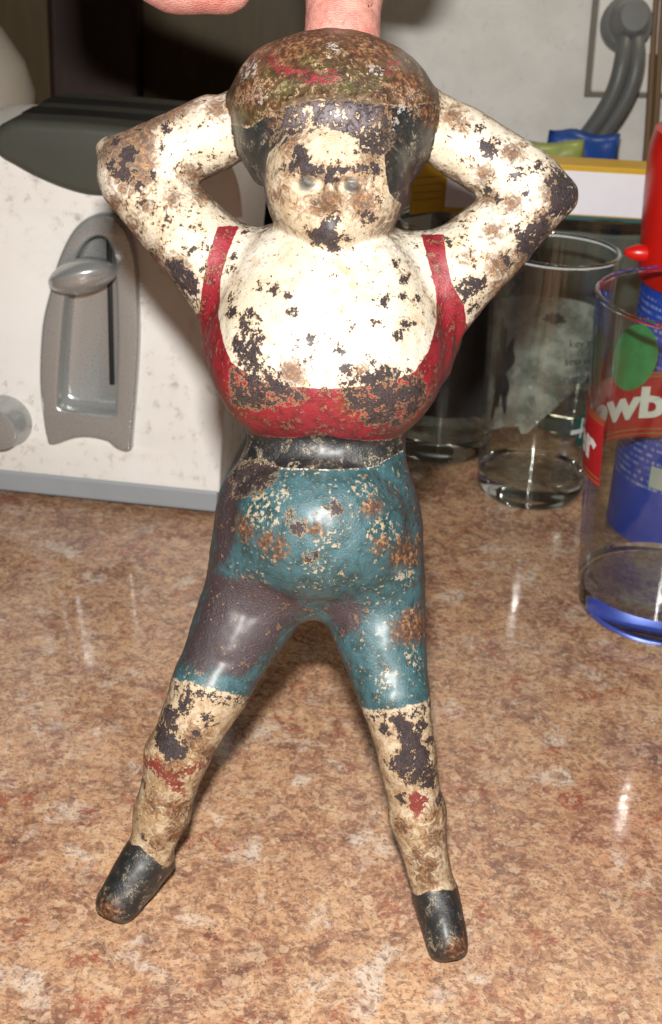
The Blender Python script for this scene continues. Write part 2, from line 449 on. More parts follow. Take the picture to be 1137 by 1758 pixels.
# dial with its ring of numbers
dl = lathe('dial', [(0, .0125), (.0075, .0125), (.0088, .0121), (.0096, .0108), (.0112, .003), (.0122, .001), (.0124, -.001), (0, -.001)], 48)
for v in dl.vertices: x, y, z = v.co; v.co = (.0953 + x, -z, .0374 + y)
dl.flip_normals()
dial = obj('dial', dl, M_silver, toaster)
obj('pointer', rbox('pointer', (.0948, -.0132, .0395), (.0958, -.0126, .0445), .0002), M_grey, dial)
M_num = simple('grey_print', (.55, .54, .52), .6)
for s_, (x, z) in (('4', (94.3, 55.3)), ('5', (82.7, 48.7)), ('6', (81.1, 35.8)), ('7', (88.2, 24.2))):
    me = text_mesh(s_, .0052)
    for v in me.vertices: v.co = (x / 1000 + .0014 - v.co.x, -.0004, z / 1000 - .0018 + v.co.y)
    obj('numeral', me, M_num, toaster, smooth=False)
obj('base_strip', rbox('base_strip', (-.0015, -.001, .0028), (.1125, .076, .0131), .0012), M_grey, toaster, smooth=False)
for x, y in ((.012, .012), (.1, .012), (.012, .065), (.1, .065)):
    f = lathe('foot', [(0, 0), (.006, 0), (.007, .003), (0, .003)], 24)
    for v in f.vertices: v.co += Vector((x, y, 0))
    obj('foot', f, M_black if x < .05 else M_toast, toaster)
# ------------------------------------------------------------------ glasses, can, carton and cables on the right
def mat_glass(name, tint, rough=.03):
    t = NT(name)
    lw = t.n('ShaderNodeLayerWeight'); lw.inputs[0].default_value = .5
    fr = t.math('ADD', .06, t.math('MULTIPLY', t.math('POWER', lw.outputs['Facing'], 4.0), .80))
    tr = t.n('ShaderNodeBsdfTransparent'); tr.inputs[0].default_value = (*tint, 1)
    gl = t.n('ShaderNodeBsdfGlossy'); gl.inputs['Roughness'].default_value = rough
    v = t.coord(); t.t.links.new(t.bump(t.noise(v, 90, 2, .5), .08, .0008), gl.inputs['Normal'])
    mx = t.n('ShaderNodeMixShader'); t.put(mx.inputs[0], fr); t.t.links.new(tr.outputs[0], mx.inputs[1]); t.t.links.new(gl.outputs[0], mx.inputs[2])
    t.t.links.new(mx.outputs[0], t.out.inputs[0]); return t.m
M_glass = mat_glass('clear_glass', (.955, .97, .955), .05)
def mat_thick():
    t = NT('thick_glass'); b = t.bsdf((.93, .97, .96), .03); b.inputs['Transmission Weight'].default_value = 1; b.inputs['IOR'].default_value = 1.48; return t.m
M_thick = mat_thick()

def glass(loc, rb, rt, h, label, base=.012):
    g = empty('drinking_glass', loc); tag(g, label, 'glass', 'drinking glasses behind the figurine')
    w = .0016
    R = lambda z: rb + (rt - rb) * (z / h)
    prof = [(R(base), base + .0002)]
    for k in range(1, 9):
        z = base + (h - base) * k / 8; prof.append((R(z), z))
    prof[-1] = (R(h) - .0002, h - .0006)
    prof += [(R(h) - w * .5, h), (R(h) - w + .0002, h - .0006)]
    for k in range(7, 0, -1):
        z = base + .002 + (h - base) * k / 8; prof.append((R(z) - w, z))
    prof += [(R(base) - w - .002, base + .0024), (R(base) * .6, base + .0012), (0, base + .0008)]
    obj('wall', lathe('wall', prof, 96), M_glass, g)
    obj('base', lathe('base', [(0, .0012), (rb * .55, .0004), (rb * .82, 0), (rb * .93, .0006), (rb * .985, .0025), (rb, .005), (R(base), base), (R(base) - w - .002, base), (0, base - .0002)], 96), M_thick, g)
    tor = [(R(h) - .0008 + .0011 * math.cos(a), h + .0004 + .0011 * math.sin(a)) for a in np.linspace(0, 2 * math.pi, 11)]
    obj('rim', lathe('rim', tor, 96), M_thick, g)
    return g, R

def wrap(me, R, th0, z0, eps=.0003, sgn=1):
    """lay a flat drawing (x along, y up) on the outside of a glass"""
    for v in me.vertices:
        z = z0 + v.co.y; r = R(z) + eps; a = th0 + sgn * v.co.x / R(z0)
        v.co = (r * math.cos(a), r * math.sin(a), z)
    me.update(); return me
def patch(name, x0, x1, y0, y1, nx=24, ny=3, f0=None, f1=None):
    V = [];
    for i in range(nx + 1):
        x = x0 + (x1 - x0) * i / nx
        a = f0(x) if f0 else y0; b = f1(x) if f1 else y1
        for j in range(ny + 1): V.append((x, a + (b - a) * j / ny, 0))
    F = [(i * (ny + 1) + j, (i + 1) * (ny + 1) + j, (i + 1) * (ny + 1) + j + 1, i * (ny + 1) + j + 1) for i in range(nx) for j in range(ny)]
    return pydata(name, V, F)
def disc(name, rx, ry, n=40, rings=4, fn=lambda a: 1):
    V = [(0, 0, 0)]; F = []
    for k in range(1, rings + 1):
        for i in range(n):
            a = 2 * math.pi * i / n; f = fn(a) * k / rings; V.append((rx * f * math.cos(a), ry * f * math.sin(a), 0))
    for i in range(n): F.append((0, 1 + i, 1 + (i + 1) % n))
    for k in range(rings - 1):
        for i in range(n): F.append((1 + k * n + i, 1 + k * n + n + i, 1 + k * n + n + (i + 1) % n, 1 + k * n + (i + 1) % n))
    return pydata(name, V, F)
P_red = simple('red_print', (.42, .012, .018), .35); P_white = simple('white_print', (.75, .74, .72), .4); P_gold = simple('gold_print', (.30, .17, .06), .4)
P_green = simple('green_print', (.03, .30, .10), .38, var=.5, scale=160); P_frost = simple('pale_print', (.52, .53, .50), .5); P_dark = simple('dark_print', (.018, .02, .022), .5)
def mat_haze():
    t = NT('thin_white_print'); v = t.coord(); n = t.noise(v, 70, 5, .65)
    d = t.n('ShaderNodeBsdfDiffuse'); d.inputs[0].default_value = (.72, .74, .70, 1); tr = t.n('ShaderNodeBsdfTransparent')
    mx = t.n('ShaderNodeMixShader'); t.put(mx.inputs[0], t.math('ADD', .16, t.math('MULTIPLY', t.step(n, .35, .70), .45)))
    t.t.links.new(tr.outputs[0], mx.inputs[1]); t.t.links.new(d.outputs[0], mx.inputs[2]); t.t.links.new(mx.outputs[0], t.out.inputs[0]); return t.m
P_haze = mat_haze()
P_dgreen = simple('dark_green_print', (.02, .075, .055), .45)

def two_sided(fn):
    # a print shows on both faces of its band: one skin just inside it, one just outside
    a, b = fn(.0004), fn(.0012)
    bm = bmesh.new(); bm.from_mesh(a); bm.from_mesh(b); bm.to_mesh(a); bm.free(); return a
# front glass: red band lettered on its far side, so the word shows reversed through the glass
gA, RA = glass((.1365, .2027, 0), .0335, .0425, .131, 'clear glass with a reversed red band and green oval, nearest the right edge', .013)
zb = .0690; H = .0135
D_ = math.pi / 180
RAz = RA(zb + .012)
ang = lambda a: (a - 90) * D_ * RAz
band = obj('red_band', wrap(patch('red_band', ang(22), ang(203), -.0085, .0195, 60, 4), RA, 90 * D_, zb, .0008), P_red, gA)
for y0, y1 in ((-.0072, -.0066), (-.0052, -.0046), (.0174, .0180), (.0188, .0193)):
    obj('gold_line', two_sided(lambda e: wrap(patch('gold_line', ang(22), ang(203), y0, y1, 60, 1), RA, 90 * D_, zb, e)), P_gold, band)
tm = text_mesh('Budweiser', .0178, .0007)
xs = [v.co.x for v in tm.vertices]; x0, x1 = min(xs), max(xs)
a0, a1 = ang(57), ang(198)
bm = bmesh.new(); bm.from_mesh(tm); bmesh.ops.subdivide_edges(bm, edges=[e for e in bm.edges if e.calc_length() > .004], cuts=2); bm.to_mesh(tm); bm.free()
for v in tm.vertices: v.co.x = a0 + (v.co.x - x0) / (x1 - x0) * (a1 - a0)
obj('lettering', two_sided(lambda e: wrap(tm.copy(), RA, 90 * D_, zb + .0005, e)), P_white, band, smooth=False)
obj('green_oval', wrap(disc('green_oval', .0112, .0138), RA, 116 * D_, zb + .0262, .0002), P_green, gA)

# middle glass with pale panel, dark drawing, small shield and a few printed words
gB, RB = glass((.0945, .313, 0), .0252, .0285, .1175, 'clear printed glass with small green shield, standing just past the elbow', .011)
obj('pale_panel', wrap(patch('pale_panel', -.040, .026, 0, 0, 40, 12, f0=lambda x: .018 + max(0, -x) * 1.35 if x < .004 else .022, f1=lambda x: .088), RB, 90 * D_, 0, .0008), P_haze, gB)
obj('dark_drawing', wrap(disc('dark_drawing', .0085, .028, 60, 5, lambda a: .72 + .22 * math.sin(5 * a + .6) + .14 * math.sin(11 * a)), RB, 128 * D_, .052, .0003), P_dark, gB)
obj('fan_drawing', wrap(disc('fan_drawing', .0060, .0048, 60, 4, lambda a: (.75 + .25 * abs(math.sin(6 * a))) * (1 if math.sin(a) > -.1 else .35)), RB, 76 * D_, .076, .0003), P_dark, gB)
for k, (s_, dx) in enumerate((('key grip', 0), ('sets up', -.002), ('rigging', -.001), ('on set', .002))):
    me = text_mesh(s_, .0052)
    obj('printed_words', wrap(me, RB, (282 + dx * 1000) * D_, .082 - k * .0082, .0005), P_dark, gB, smooth=False)
me = text_mesh('KN', .016, .0003)
obj('printed_letters', wrap(me, RB, 108 * D_, .0885, .0003), P_dgreen, gB, smooth=False)
sh = wrap(disc('shield', .0085, .0095, 48, 4, lambda a: (1.0 - .12 * math.cos(4 * a)) * (1 if math.sin(a) > 0 else .95 - .25 * abs(math.cos(a)))), RB, 318 * D_, .040, .0005)
sh = obj('shield', sh, P_dgreen, gB)
obj('shield_bar', wrap(patch('shield_bar', -.0098, .0098, -.0010, .0012, 16, 1), RB, 318 * D_, .0405, .0009), P_frost, sh)
for k in range(3):
    obj('shield_stripe', wrap(patch('shield_stripe', -.0042 + k * .0035, -.0030 + k * .0035, -.0052 + .002 * (k != 1), .0068, 3, 4), RB, 318 * D_, .040, .0007), P_frost, sh)

# back glasses that carry the carton
gC, RC_ = glass((.0535, .3625, 0), .0265, .0300, .1160, 'clear glass with a dark band, half hidden behind the figurine waist', .012)
obj('dark_band', wrap(patch('dark_band', -.052, .050, .026, .090, 60, 4), RC_, 268 * D_, 0, .0004), simple('smoky_print', (.045, .045, .042), .4, var=.5, scale=90), gC)
obj('pale_drawing', wrap(disc('pale_drawing', .007, .016, 40, 4, lambda a: .8 + .2 * math.sin(3 * a)), RC_, 265 * D_, .062, .0008), P_frost, gC)
gD, RD = glass((.128, .405, 0), .0265, .0300, .1160, 'plain clear glass under the right end of the yellow and white carton', .012)

# yellow and white carton lying across the back glasses
m_yel = simple('yellow_card', (.60, .36, .012), .45, var=.15); m_wht = simple('white_card', (.85, .83, .88), .45, var=.08); m_teal_card = simple('teal_card', (.02, .09, .09), .5)
bx = empty('carton', (.1, .377, .1162)); bx.rotation_euler = (0, 0, R_(-1.5)); tag(bx, 'yellow and white cardboard carton lying across the back glasses', 'carton')
obj('box', rbox('box', (-.054, 0, 0), (.050, .020, .0262), .0008), m_yel, bx, smooth=False)
obj('white_panel', rbox('white_panel', (-.0525, -.0006, .0028), (.0485, .0004, .0236), .0002), m_wht, bx, smooth=False)
obj('teal_strip', rbox('teal_strip', (-.004, -.0008, .0002), (.0495, .0006, .0022), .0002), m_teal_card, bx, smooth=False)
fl = rbox('end_flap', (-.0185, -.0004, .0004), (0, .0004, .0258), .0002)
for v in fl.vertices: v.co = Matrix.Rotation(R_(32), 3, 'Z') @ v.co + Vector((-.0540, -.0004, 0))
obj('end_flap', fl, m_yel, bx, smooth=False)
me = curve_fill('printed_line', [[(-.0085, .0), (.0085, .0), (.0085, .0005), (-.0085, .0005)]])
for k in range(4):
    m2 = me.copy()
    for v in m2.vertices: v.co = Matrix.Rotation(R_(32), 3, 'Z') @ Vector((v.co.x - .0095, -.0007, .007 + k * .0035 + v.co.y)) + Vector((-.0540, -.0004, 0))
    obj('printed_line', m2, P_gold, bx, smooth=False)
fb = rbox('shade_flap', (-.020, -.0004, -.0004), (0, .019, .0004), .0002)
for v in fb.vertices: v.co = Matrix.Rotation(R_(-14), 3, 'Y') @ v.co + Vector((-.0542, .001, .0004))
obj('shade_flap', fb, simple('shade_card', (.02, .018, .012), .6), bx, smooth=False)  # near-black sheet standing in for the shadow under the carton end

# soft green and blue packet on the carton
def packet(name, cx, y, z0, wdt, hgt, mat, lean, label, tilt=0):
    V, F = [], []; nx, nz = 14, 10
    for side in (1, -1):
        for i in range(nx + 1):
            for k in range(nz + 1):
                u, w_ = i / nx * 2 - 1, k / nz * 2 - 1
                b = max(0, (1 - u ** 4) * (1 - w_ ** 4)) ** .6
                x = u * wdt / 2 * (1 - .04 * (w_ > .6) * math.sin(7 * u)); z = (w_ + 1) / 2 * hgt * (1 - .03 * math.sin(5 * u) * (w_ > 0))
                V.append((x, side * b * .0055 * (1 + .25 * math.sin(6 * u + 3 * w_)), z))
    n1 = (nx + 1) * (nz + 1)
    for s_ in (0, 1):
        for i in range(nx):
            for k in range(nz):
                a = s_ * n1 + i * (nz + 1) + k; q = (a, a + nz + 1, a + nz + 2, a + 1)
                F.append(q if s_ else q[::-1])
    me = pydata(name, V, F); bm = bmesh.new(); bm.from_mesh(me); bmesh.ops.remove_doubles(bm, verts=bm.verts, dist=1e-6); bmesh.ops.recalc_face_normals(bm, faces=bm.faces); bm.to_mesh(me); bm.free()
    o = obj(name, me, mat); o.location = (cx, y, z0); o.rotation_euler = (R_(lean), R_(tilt), 0); tag(o, label, 'bag', 'bags behind the carton'); return o
packet('snack_bag', .100, .470, .1002, .058, .0345, simple('green_film', (.30, .36, .10), .3, var=.4, scale=140), -3, 'yellow-green bag standing behind the carton, its top edge above the elbow', -3)
packet('snack_bag', .1290, .497, .1002, .040, .0360, simple('blue_film', (.02, .07, .30), .3, var=.3, scale=90), -2, 'blue bag standing behind the carton beneath the thick grey cable', 3)

tin = empty('storage_tin', (.115, .483, 0)); tag(tin, 'dark storage tin behind the carton, seen dimly through the glasses', 'tin')
obj('body', rbox('body', (-.065, -.028, 0), (.065, .040, .092), .004, 3), simple('dark_tin_paint', (.20, .21, .19), .4, var=.4, scale=40), tin, smooth=False)
obj('lid', rbox('lid', (-.0665, -.0295, .0921), (.0665, .0415, .1000), .003, 3), simple('tin_lid_paint', (.16, .17, .15), .35, var=.3), tin, smooth=False)
# blue spray can with red cap
can = empty('spray_can', (.1605, .282, 0)); tag(can, 'blue can of fine print with red cap at the right edge behind the glass', 'can')
def mat_can():
    t = NT('blue_label'); tc = t.n('ShaderNodeTexCoord'); sp = t.n('ShaderNodeSeparateXYZ'); t.t.links.new(tc.outputs['Object'], sp.inputs[0])
    a = t.math('ARCTAN2', sp.outputs[1], sp.outputs[0]); z = sp.outputs[2]
    row = t.math('FRACT', t.math('MULTIPLY', z, 330)); on = t.math('MULTIPLY', t.step(row, .30, .40), t.step(row, .82, .72))
    rid = t.math('FLOOR', t.math('MULTIPLY', z, 330))
    cb = t.n('ShaderNodeCombineXYZ'); t.put(cb.inputs[0], t.math('MULTIPLY', a, 1.0)); t.put(cb.inputs[1], t.math('MULTIPLY', rid, 7.31))
    letters = t.step(t.noise(cb.outputs[0], 46, 2, .6), .47, .53); words = t.step(t.noise(cb.outputs[0], 7, 2, .5), .40, .46)
    lim = t.math('MULTIPLY', t.step(z, .026, .028), t.step(z, .112, .110))
    txt = t.math('MULTIPLY', t.math('MULTIPLY', on, letters), t.math('MULTIPLY', words, lim))
    n = t.noise(tc.outputs['Object'], 40, 3, .5)
    c = t.mix(n, (.014, .055, .46), (.022, .09, .58))
    t.bsdf(t.mix(t.math('MULTIPLY', txt, .7), c, (.55, .62, .85)), .28, .15); return t.m
obj('body', lathe('body', [(0, .001), (.029, .001), (.032, 0), (.0333, .0015), (.0330, .004), (.0330, .113), (.032, .1152), (0, .1155)], 72), mat_can(), can)
m_redcap = simple('red_plastic', (.62, .010, .006), .30, var=.1)
cap = obj('cap', lathe('cap', [(0, .1158), (.0345, .1158), (.0350, .117), (.0372, .150), (.0380, .170), (.0365, .178), (.030, .182), (0, .183)], 72), m_redcap, can)
nz = lathe('nozzle', [(0, 0), (.0036, 0), (.0036, .004), (.0022, .0075), (.0012, .009), (0, .0092)], 24)
for v in nz.vertices: v.co = Matrix.Rotation(R_(-90), 3, 'Y') @ v.co + Vector((-.0345, -.006, .1285))
obj('nozzle', nz, m_redcap, cap)
bc = obj('white_code_box', wrap(patch('white_code_box', -.012, .012, .030, .040, 16, 2), lambda z: .0330, 248 * D_, 0, .0003), P_frost, can)

# wall plate, plug with thick cable, thin brown twin flex
m_plate = simple('ivory_plate', (.74, .72, .66), .4, var=.1); m_gasket = simple('plate_edge', (.16, .145, .11), .5)
op = empty('wall_outlet', (.1385, .5495, .150)); op.rotation_euler = (0, R_(-2), 0); tag(op, 'ivory outlet plate on the grey wall at top right', 'outlet')
obj('plate', rbox('plate', (0, -.0052, 0), (.072, -.0006, .116), .0018, 3), m_plate, op, smooth=False)
obj('plate_edge', rbox('plate_edge', (-.0032, -.0016, -.0032), (.0752, 0, .119), .0006), m_gasket, op, smooth=False)
for k in (0, 1):
    rc = obj('receptacle', rbox('receptacle', (.021, -.0066, .022 + k * .04), (.051, -.005, .052 + k * .04), .0006), m_plate, op, smooth=False)
    for dx in (.008, .019):
        obj('slot', rbox('slot', (.021 + dx, -.0070, .034 + k * .04), (.0228 + dx, -.0064, .043 + k * .04), .0002), M_black, rc, smooth=False)
m_cable = simple('grey_rubber', (.115, .118, .112), .45, var=.25)
pl = empty('power_cable', (.153, .54, .188)); tag(pl, 'thick dark grey cable with moulded plug in the wall outlet', 'cable')
pb = lathe('plug', [(0, -.003), (.0150, -.003), (.0156, .000), (.0156, .008), (.0145, .011), (.0122, .0125), (.0112, .017), (.0098, .0215), (.0094, .025), (.0080, .027), (0, .0272)], 32)
for v in pb.vertices: v.co = Matrix.Rotation(R_(72), 3, 'X') @ v.co + Vector((0, .004, 0))
for v in pb.vertices: v.co.x *= .92
obj('plug', pb, simple('grey_plug', (.17, .175, .175), .4, var=.2), pl)
for dx in (-.0042, .0042):
    pts = [(dx * .7, -.018, -.004), (dx, -.028, -.012), (dx - .001, -.030, -.030), (dx - .011, -.026, -.052), (dx - .024, -.022, -.072), (dx - .040, -.016, -.094), (dx - .05, -.03, -.14), (dx - .048, -.045, -.17), (dx - .01, -.05, -.1815), (dx + .05, -.05, -.1815)]
    obj('cable', tube('cable', pts, .0047), m_cable, pl)
m_flex = simple('brown_flex', (.17, .105, .055), .4, var=.2)
fx = empty('lamp_flex', (.166, .5438, .3)); tag(fx, 'thin brown twin flex hanging down the wall at the right', 'cable')
for dx in (0, .0042):
    obj('strand', tube('strand', [(dx - .004, 0, .2), (dx - .002, 0, .05), (dx, 0, -.06), (dx + .004, 0, -.12), (dx + .011, 0, -.19), (dx + .012, -.002, -.28), (dx + .013, -.012, -.2975), (dx + .05, -.02, -.2978)], .0021), m_flex, fx)
# ------------------------------------------------------------------ figurine shape: ellipsoids (E) and round cones (R), millimetres
FIG = [
  ('+', 'E', [0.42, -2.0, 168.84], [31.29, 25, 30.82], 0, 'chest'),
  ('+', 'R', [-26.55, 2.0, 184.62, 9.68], [27.31, 2.0, 187.49, 9.59], 5, 1.0, 'shoulders'),
  ('+', 'E', [-8.33, -6.0, 157.66], [20.32, 22, 19.79], 10, 'bustL'),
  ('+', 'E', [11.65, -6.0, 158.86], [20.25, 22, 19.72], 10, 'bustR'),
  ('+', 'R', [-30.41, 1.0, 174.2, 5.49], [-27.71, -0.0, 160.71, 5.49], 7, 1.0, 'chestfillL'),
  ('+', 'R', [33.28, 1.0, 177.25, 5.43], [30.52, 0.0, 164.3, 5.44], 7, 1.0, 'chestfillR'),
  ('+', 'R', [2.37, 0.0, 141.24, 21.66], [2.84, 0.0, 130.71, 22.37], 2, 1.35, 'waist'),
  ('+', 'E', [1.56, 1.0, 114.14], [29.06, 19, 27.09], 4, 'hips'),
  ('+', 'E', [3.05, -8.0, 114.76], [23.92, 19, 20.85], 1.6, 'belly'),
  ('+', 'R', [-13.19, 2.0, 95.31, 15.33], [-23.91, -7.0, 67.72, 10.73], 4, 1.1, 'thighL'),
  ('+', 'R', [-23.91, -7.0, 67.72, 10.73], [-32.43, -7.0, 46.85, 8.84], 2, 1.0, 'kneeL'),
  ('+', 'R', [-32.6, -6.0, 46.55, 8.87], [-36.33, -3.0, 28.27, 7.65], 2, 1.0, 'calfL'),
  ('+', 'R', [-36.33, -3.0, 28.27, 7.65], [-39.13, -2.0, 16.1, 6.36], 2, 1.0, 'ankL'),
  ('+', 'R', [-39.06, -3.0, 15.42, 6.68], [-46.08, -9.1, 2.85, 5.12], 1.2, 1.0, 'shoeL'),
  ('+', 'R', [-42.08, -2.0, 14.42, 5.36], [-48.47, -8.0, 2.17, 4.31], 1.2, 1.0, 'shoeL2'),
  ('+', 'R', [-37.11, -1.0, 13.18, 5.37], [-44.24, -8.6, 1.13, 3.97], 1.2, 1.0, 'shoeL3'),
  ('+', 'R', [17.77, 2.0, 97.18, 15.25], [27.02, -7.0, 69.13, 9.68], 4, 1.1, 'thighR'),
  ('+', 'R', [27.18, -7.0, 69.14, 9.68], [32.11, -7.0, 52.22, 7.93], 2, 1.0, 'kneeR'),
  ('+', 'R', [32.12, -6.0, 51.94, 7.95], [36.21, -3.0, 35.47, 7.88], 2, 1.0, 'calfR'),
  ('+', 'R', [36.21, -3.0, 35.47, 7.88], [41.84, -2.0, 15.24, 5.95], 2, 1.0, 'ankR'),
  ('+', 'R', [42.84, -3.0, 13.15, 6.1], [47.82, -11.6, 1.83, 4.85], 1.2, 1.0, 'shoeR'),
  ('+', 'R', [41.14, -2.0, 11.73, 4.63], [45.84, -11.0, 0.35, 3.89], 1.2, 1.0, 'shoeR2'),
  ('+', 'R', [45.2, -2.0, 12.67, 4.63], [49.67, -11.0, 1.1, 3.73], 1.2, 1.0, 'shoeR3'),
  ('+', 'R', [-27.54, 3.0, 180.45, 13.28], [-56.26, 4.0, 205.75, 10.21], 4, 1.0, 'uarmL'),
  ('+', 'R', [-56.77, 4.0, 208.58, 10.36], [-35.58, 4.0, 219.48, 10.29], 2, 1.0, 'farmL'),
  ('+', 'R', [-54.64, 4.0, 208.73, 9.71], [-64.6, 4.0, 213.16, 3.56], 2, 1.0, 'elbowL'),
  ('+', 'R', [-35.43, 5.0, 219.81, 9.35], [-26.43, 5.0, 223.7, 9.33], 0.6, 1.0, 'handL'),
  ('+', 'R', [30.91, 3.0, 182.74, 12.83], [54.52, 4.0, 208.46, 9.54], 4, 1.0, 'uarmR'),
  ('+', 'R', [52.7, 4.0, 211.16, 9.69], [31.57, 4.0, 222.26, 9.86], 2, 1.0, 'farmR'),
  ('+', 'R', [53.28, 4.0, 209.94, 9.54], [60.79, 4.0, 209.2, 4.92], 3, 1.0, 'elbowR'),
  ('+', 'R', [30.74, 5.0, 222.83, 9.09], [21.61, 5.0, 227.09, 9.09], 0.6, 1.0, 'handR'),
  ('+', 'R', [-0.59, 2.0, 199.45, 11.2], [-0.59, 2.0, 186.78, 14.45], 4, 1.0, 'neck'),
  ('+', 'E', [-2.15, -1.0, 226.69], [27.9, 22.5, 14.97, 29.32], 2, 'hair'),
  ('+', 'E', [0.35, -9.5, 207.75], [19.52, 20, 20.4], 2.2, 'face'),
  ('+', 'E', [-1.12, -14.0, 222.95], [17.98, 12.5, 6.44], 3, 'fringe'),
  ('+', 'E', [-14.32, 0.0, 102.99], [12.12, 15, 13.17], 6, 'hipL'),
  ('+', 'E', [18.87, 0.0, 105.02], [12.05, 15, 13.09], 6, 'hipR'),
  ('+', 'E', [-7.07, -15.0, 198.98], [6.13, 10, 6.16], 3, 'cheekL'),
  ('+', 'E', [9.47, -15.0, 199.81], [6.11, 10, 6.14], 3, 'cheekR'),
  ('+', 'E', [1.22, -17.0, 193.01], [6.71, 9.5, 5.21], 4, 'chin'),
  ('+', 'E', [-2.57, 0.0, 227.15], [28.6, 23.0, 21.17, 6.95], 2.6, 'cap', -8),
  ('-', 'E', [-5.2, -29.12, 204.01], [4.72, 2.8, 2.51], 1.8, 'socketL'),
  ('-', 'E', [6.2, -29.04, 204.06], [4.71, 2.8, 2.5], 1.8, 'socketR'),
  ('+', 'R', [-12.61, -23.07, 206.08, 1.19], [-6.83, -26.8, 207.7, 1.94], 2, 1.0, 'browL'),
  ('+', 'R', [-6.83, -26.9, 207.7, 1.92], [-1.36, -28.22, 207.3, 1.77], 2, 1.0, 'browL2'),
  ('+', 'R', [2.46, -28.18, 207.42, 1.76], [8.22, -26.6, 208.16, 1.91], 2, 1.0, 'browR'),
  ('+', 'R', [8.22, -26.5, 208.16, 1.91], [13.48, -22.99, 207.25, 1.18], 2, 1.0, 'browR2'),
  ('+', 'E', [-5.21, -26.84, 204.15], [2.21, 1.5, 1.18], 0.9, 'eyeL'),
  ('+', 'E', [6.04, -26.81, 204.19], [2.21, 1.5, 1.18], 0.9, 'eyeR'),
  ('+', 'R', [0.54, -29.58, 205.56, 1.17], [0.57, -28.17, 199.94, 2.2], 1.6, 1.0, 'nose'),
  ('+', 'E', [-1.33, -27.14, 199.13], [1.48, 1.6, 1.18], 1.2, 'nostrilL'),
  ('+', 'E', [2.96, -27.1, 199.28], [1.48, 1.6, 1.18], 1.2, 'nostrilR'),
  ('+', 'R', [-2.88, -24.25, 194.4, 1.2], [4.31, -24.36, 194.73, 1.2], 1.2, 1.0, 'lipU'),
  ('+', 'R', [-2.13, -22.64, 192.41, 1.35], [3.75, -22.7, 192.66, 1.35], 1.2, 1.0, 'lipD'),
  ('-', 'R', [-3.5, -23.65, 193.29, 0.38], [4.92, -23.83, 193.71, 0.38], 0.5, 1.0, 'mouth'),
]
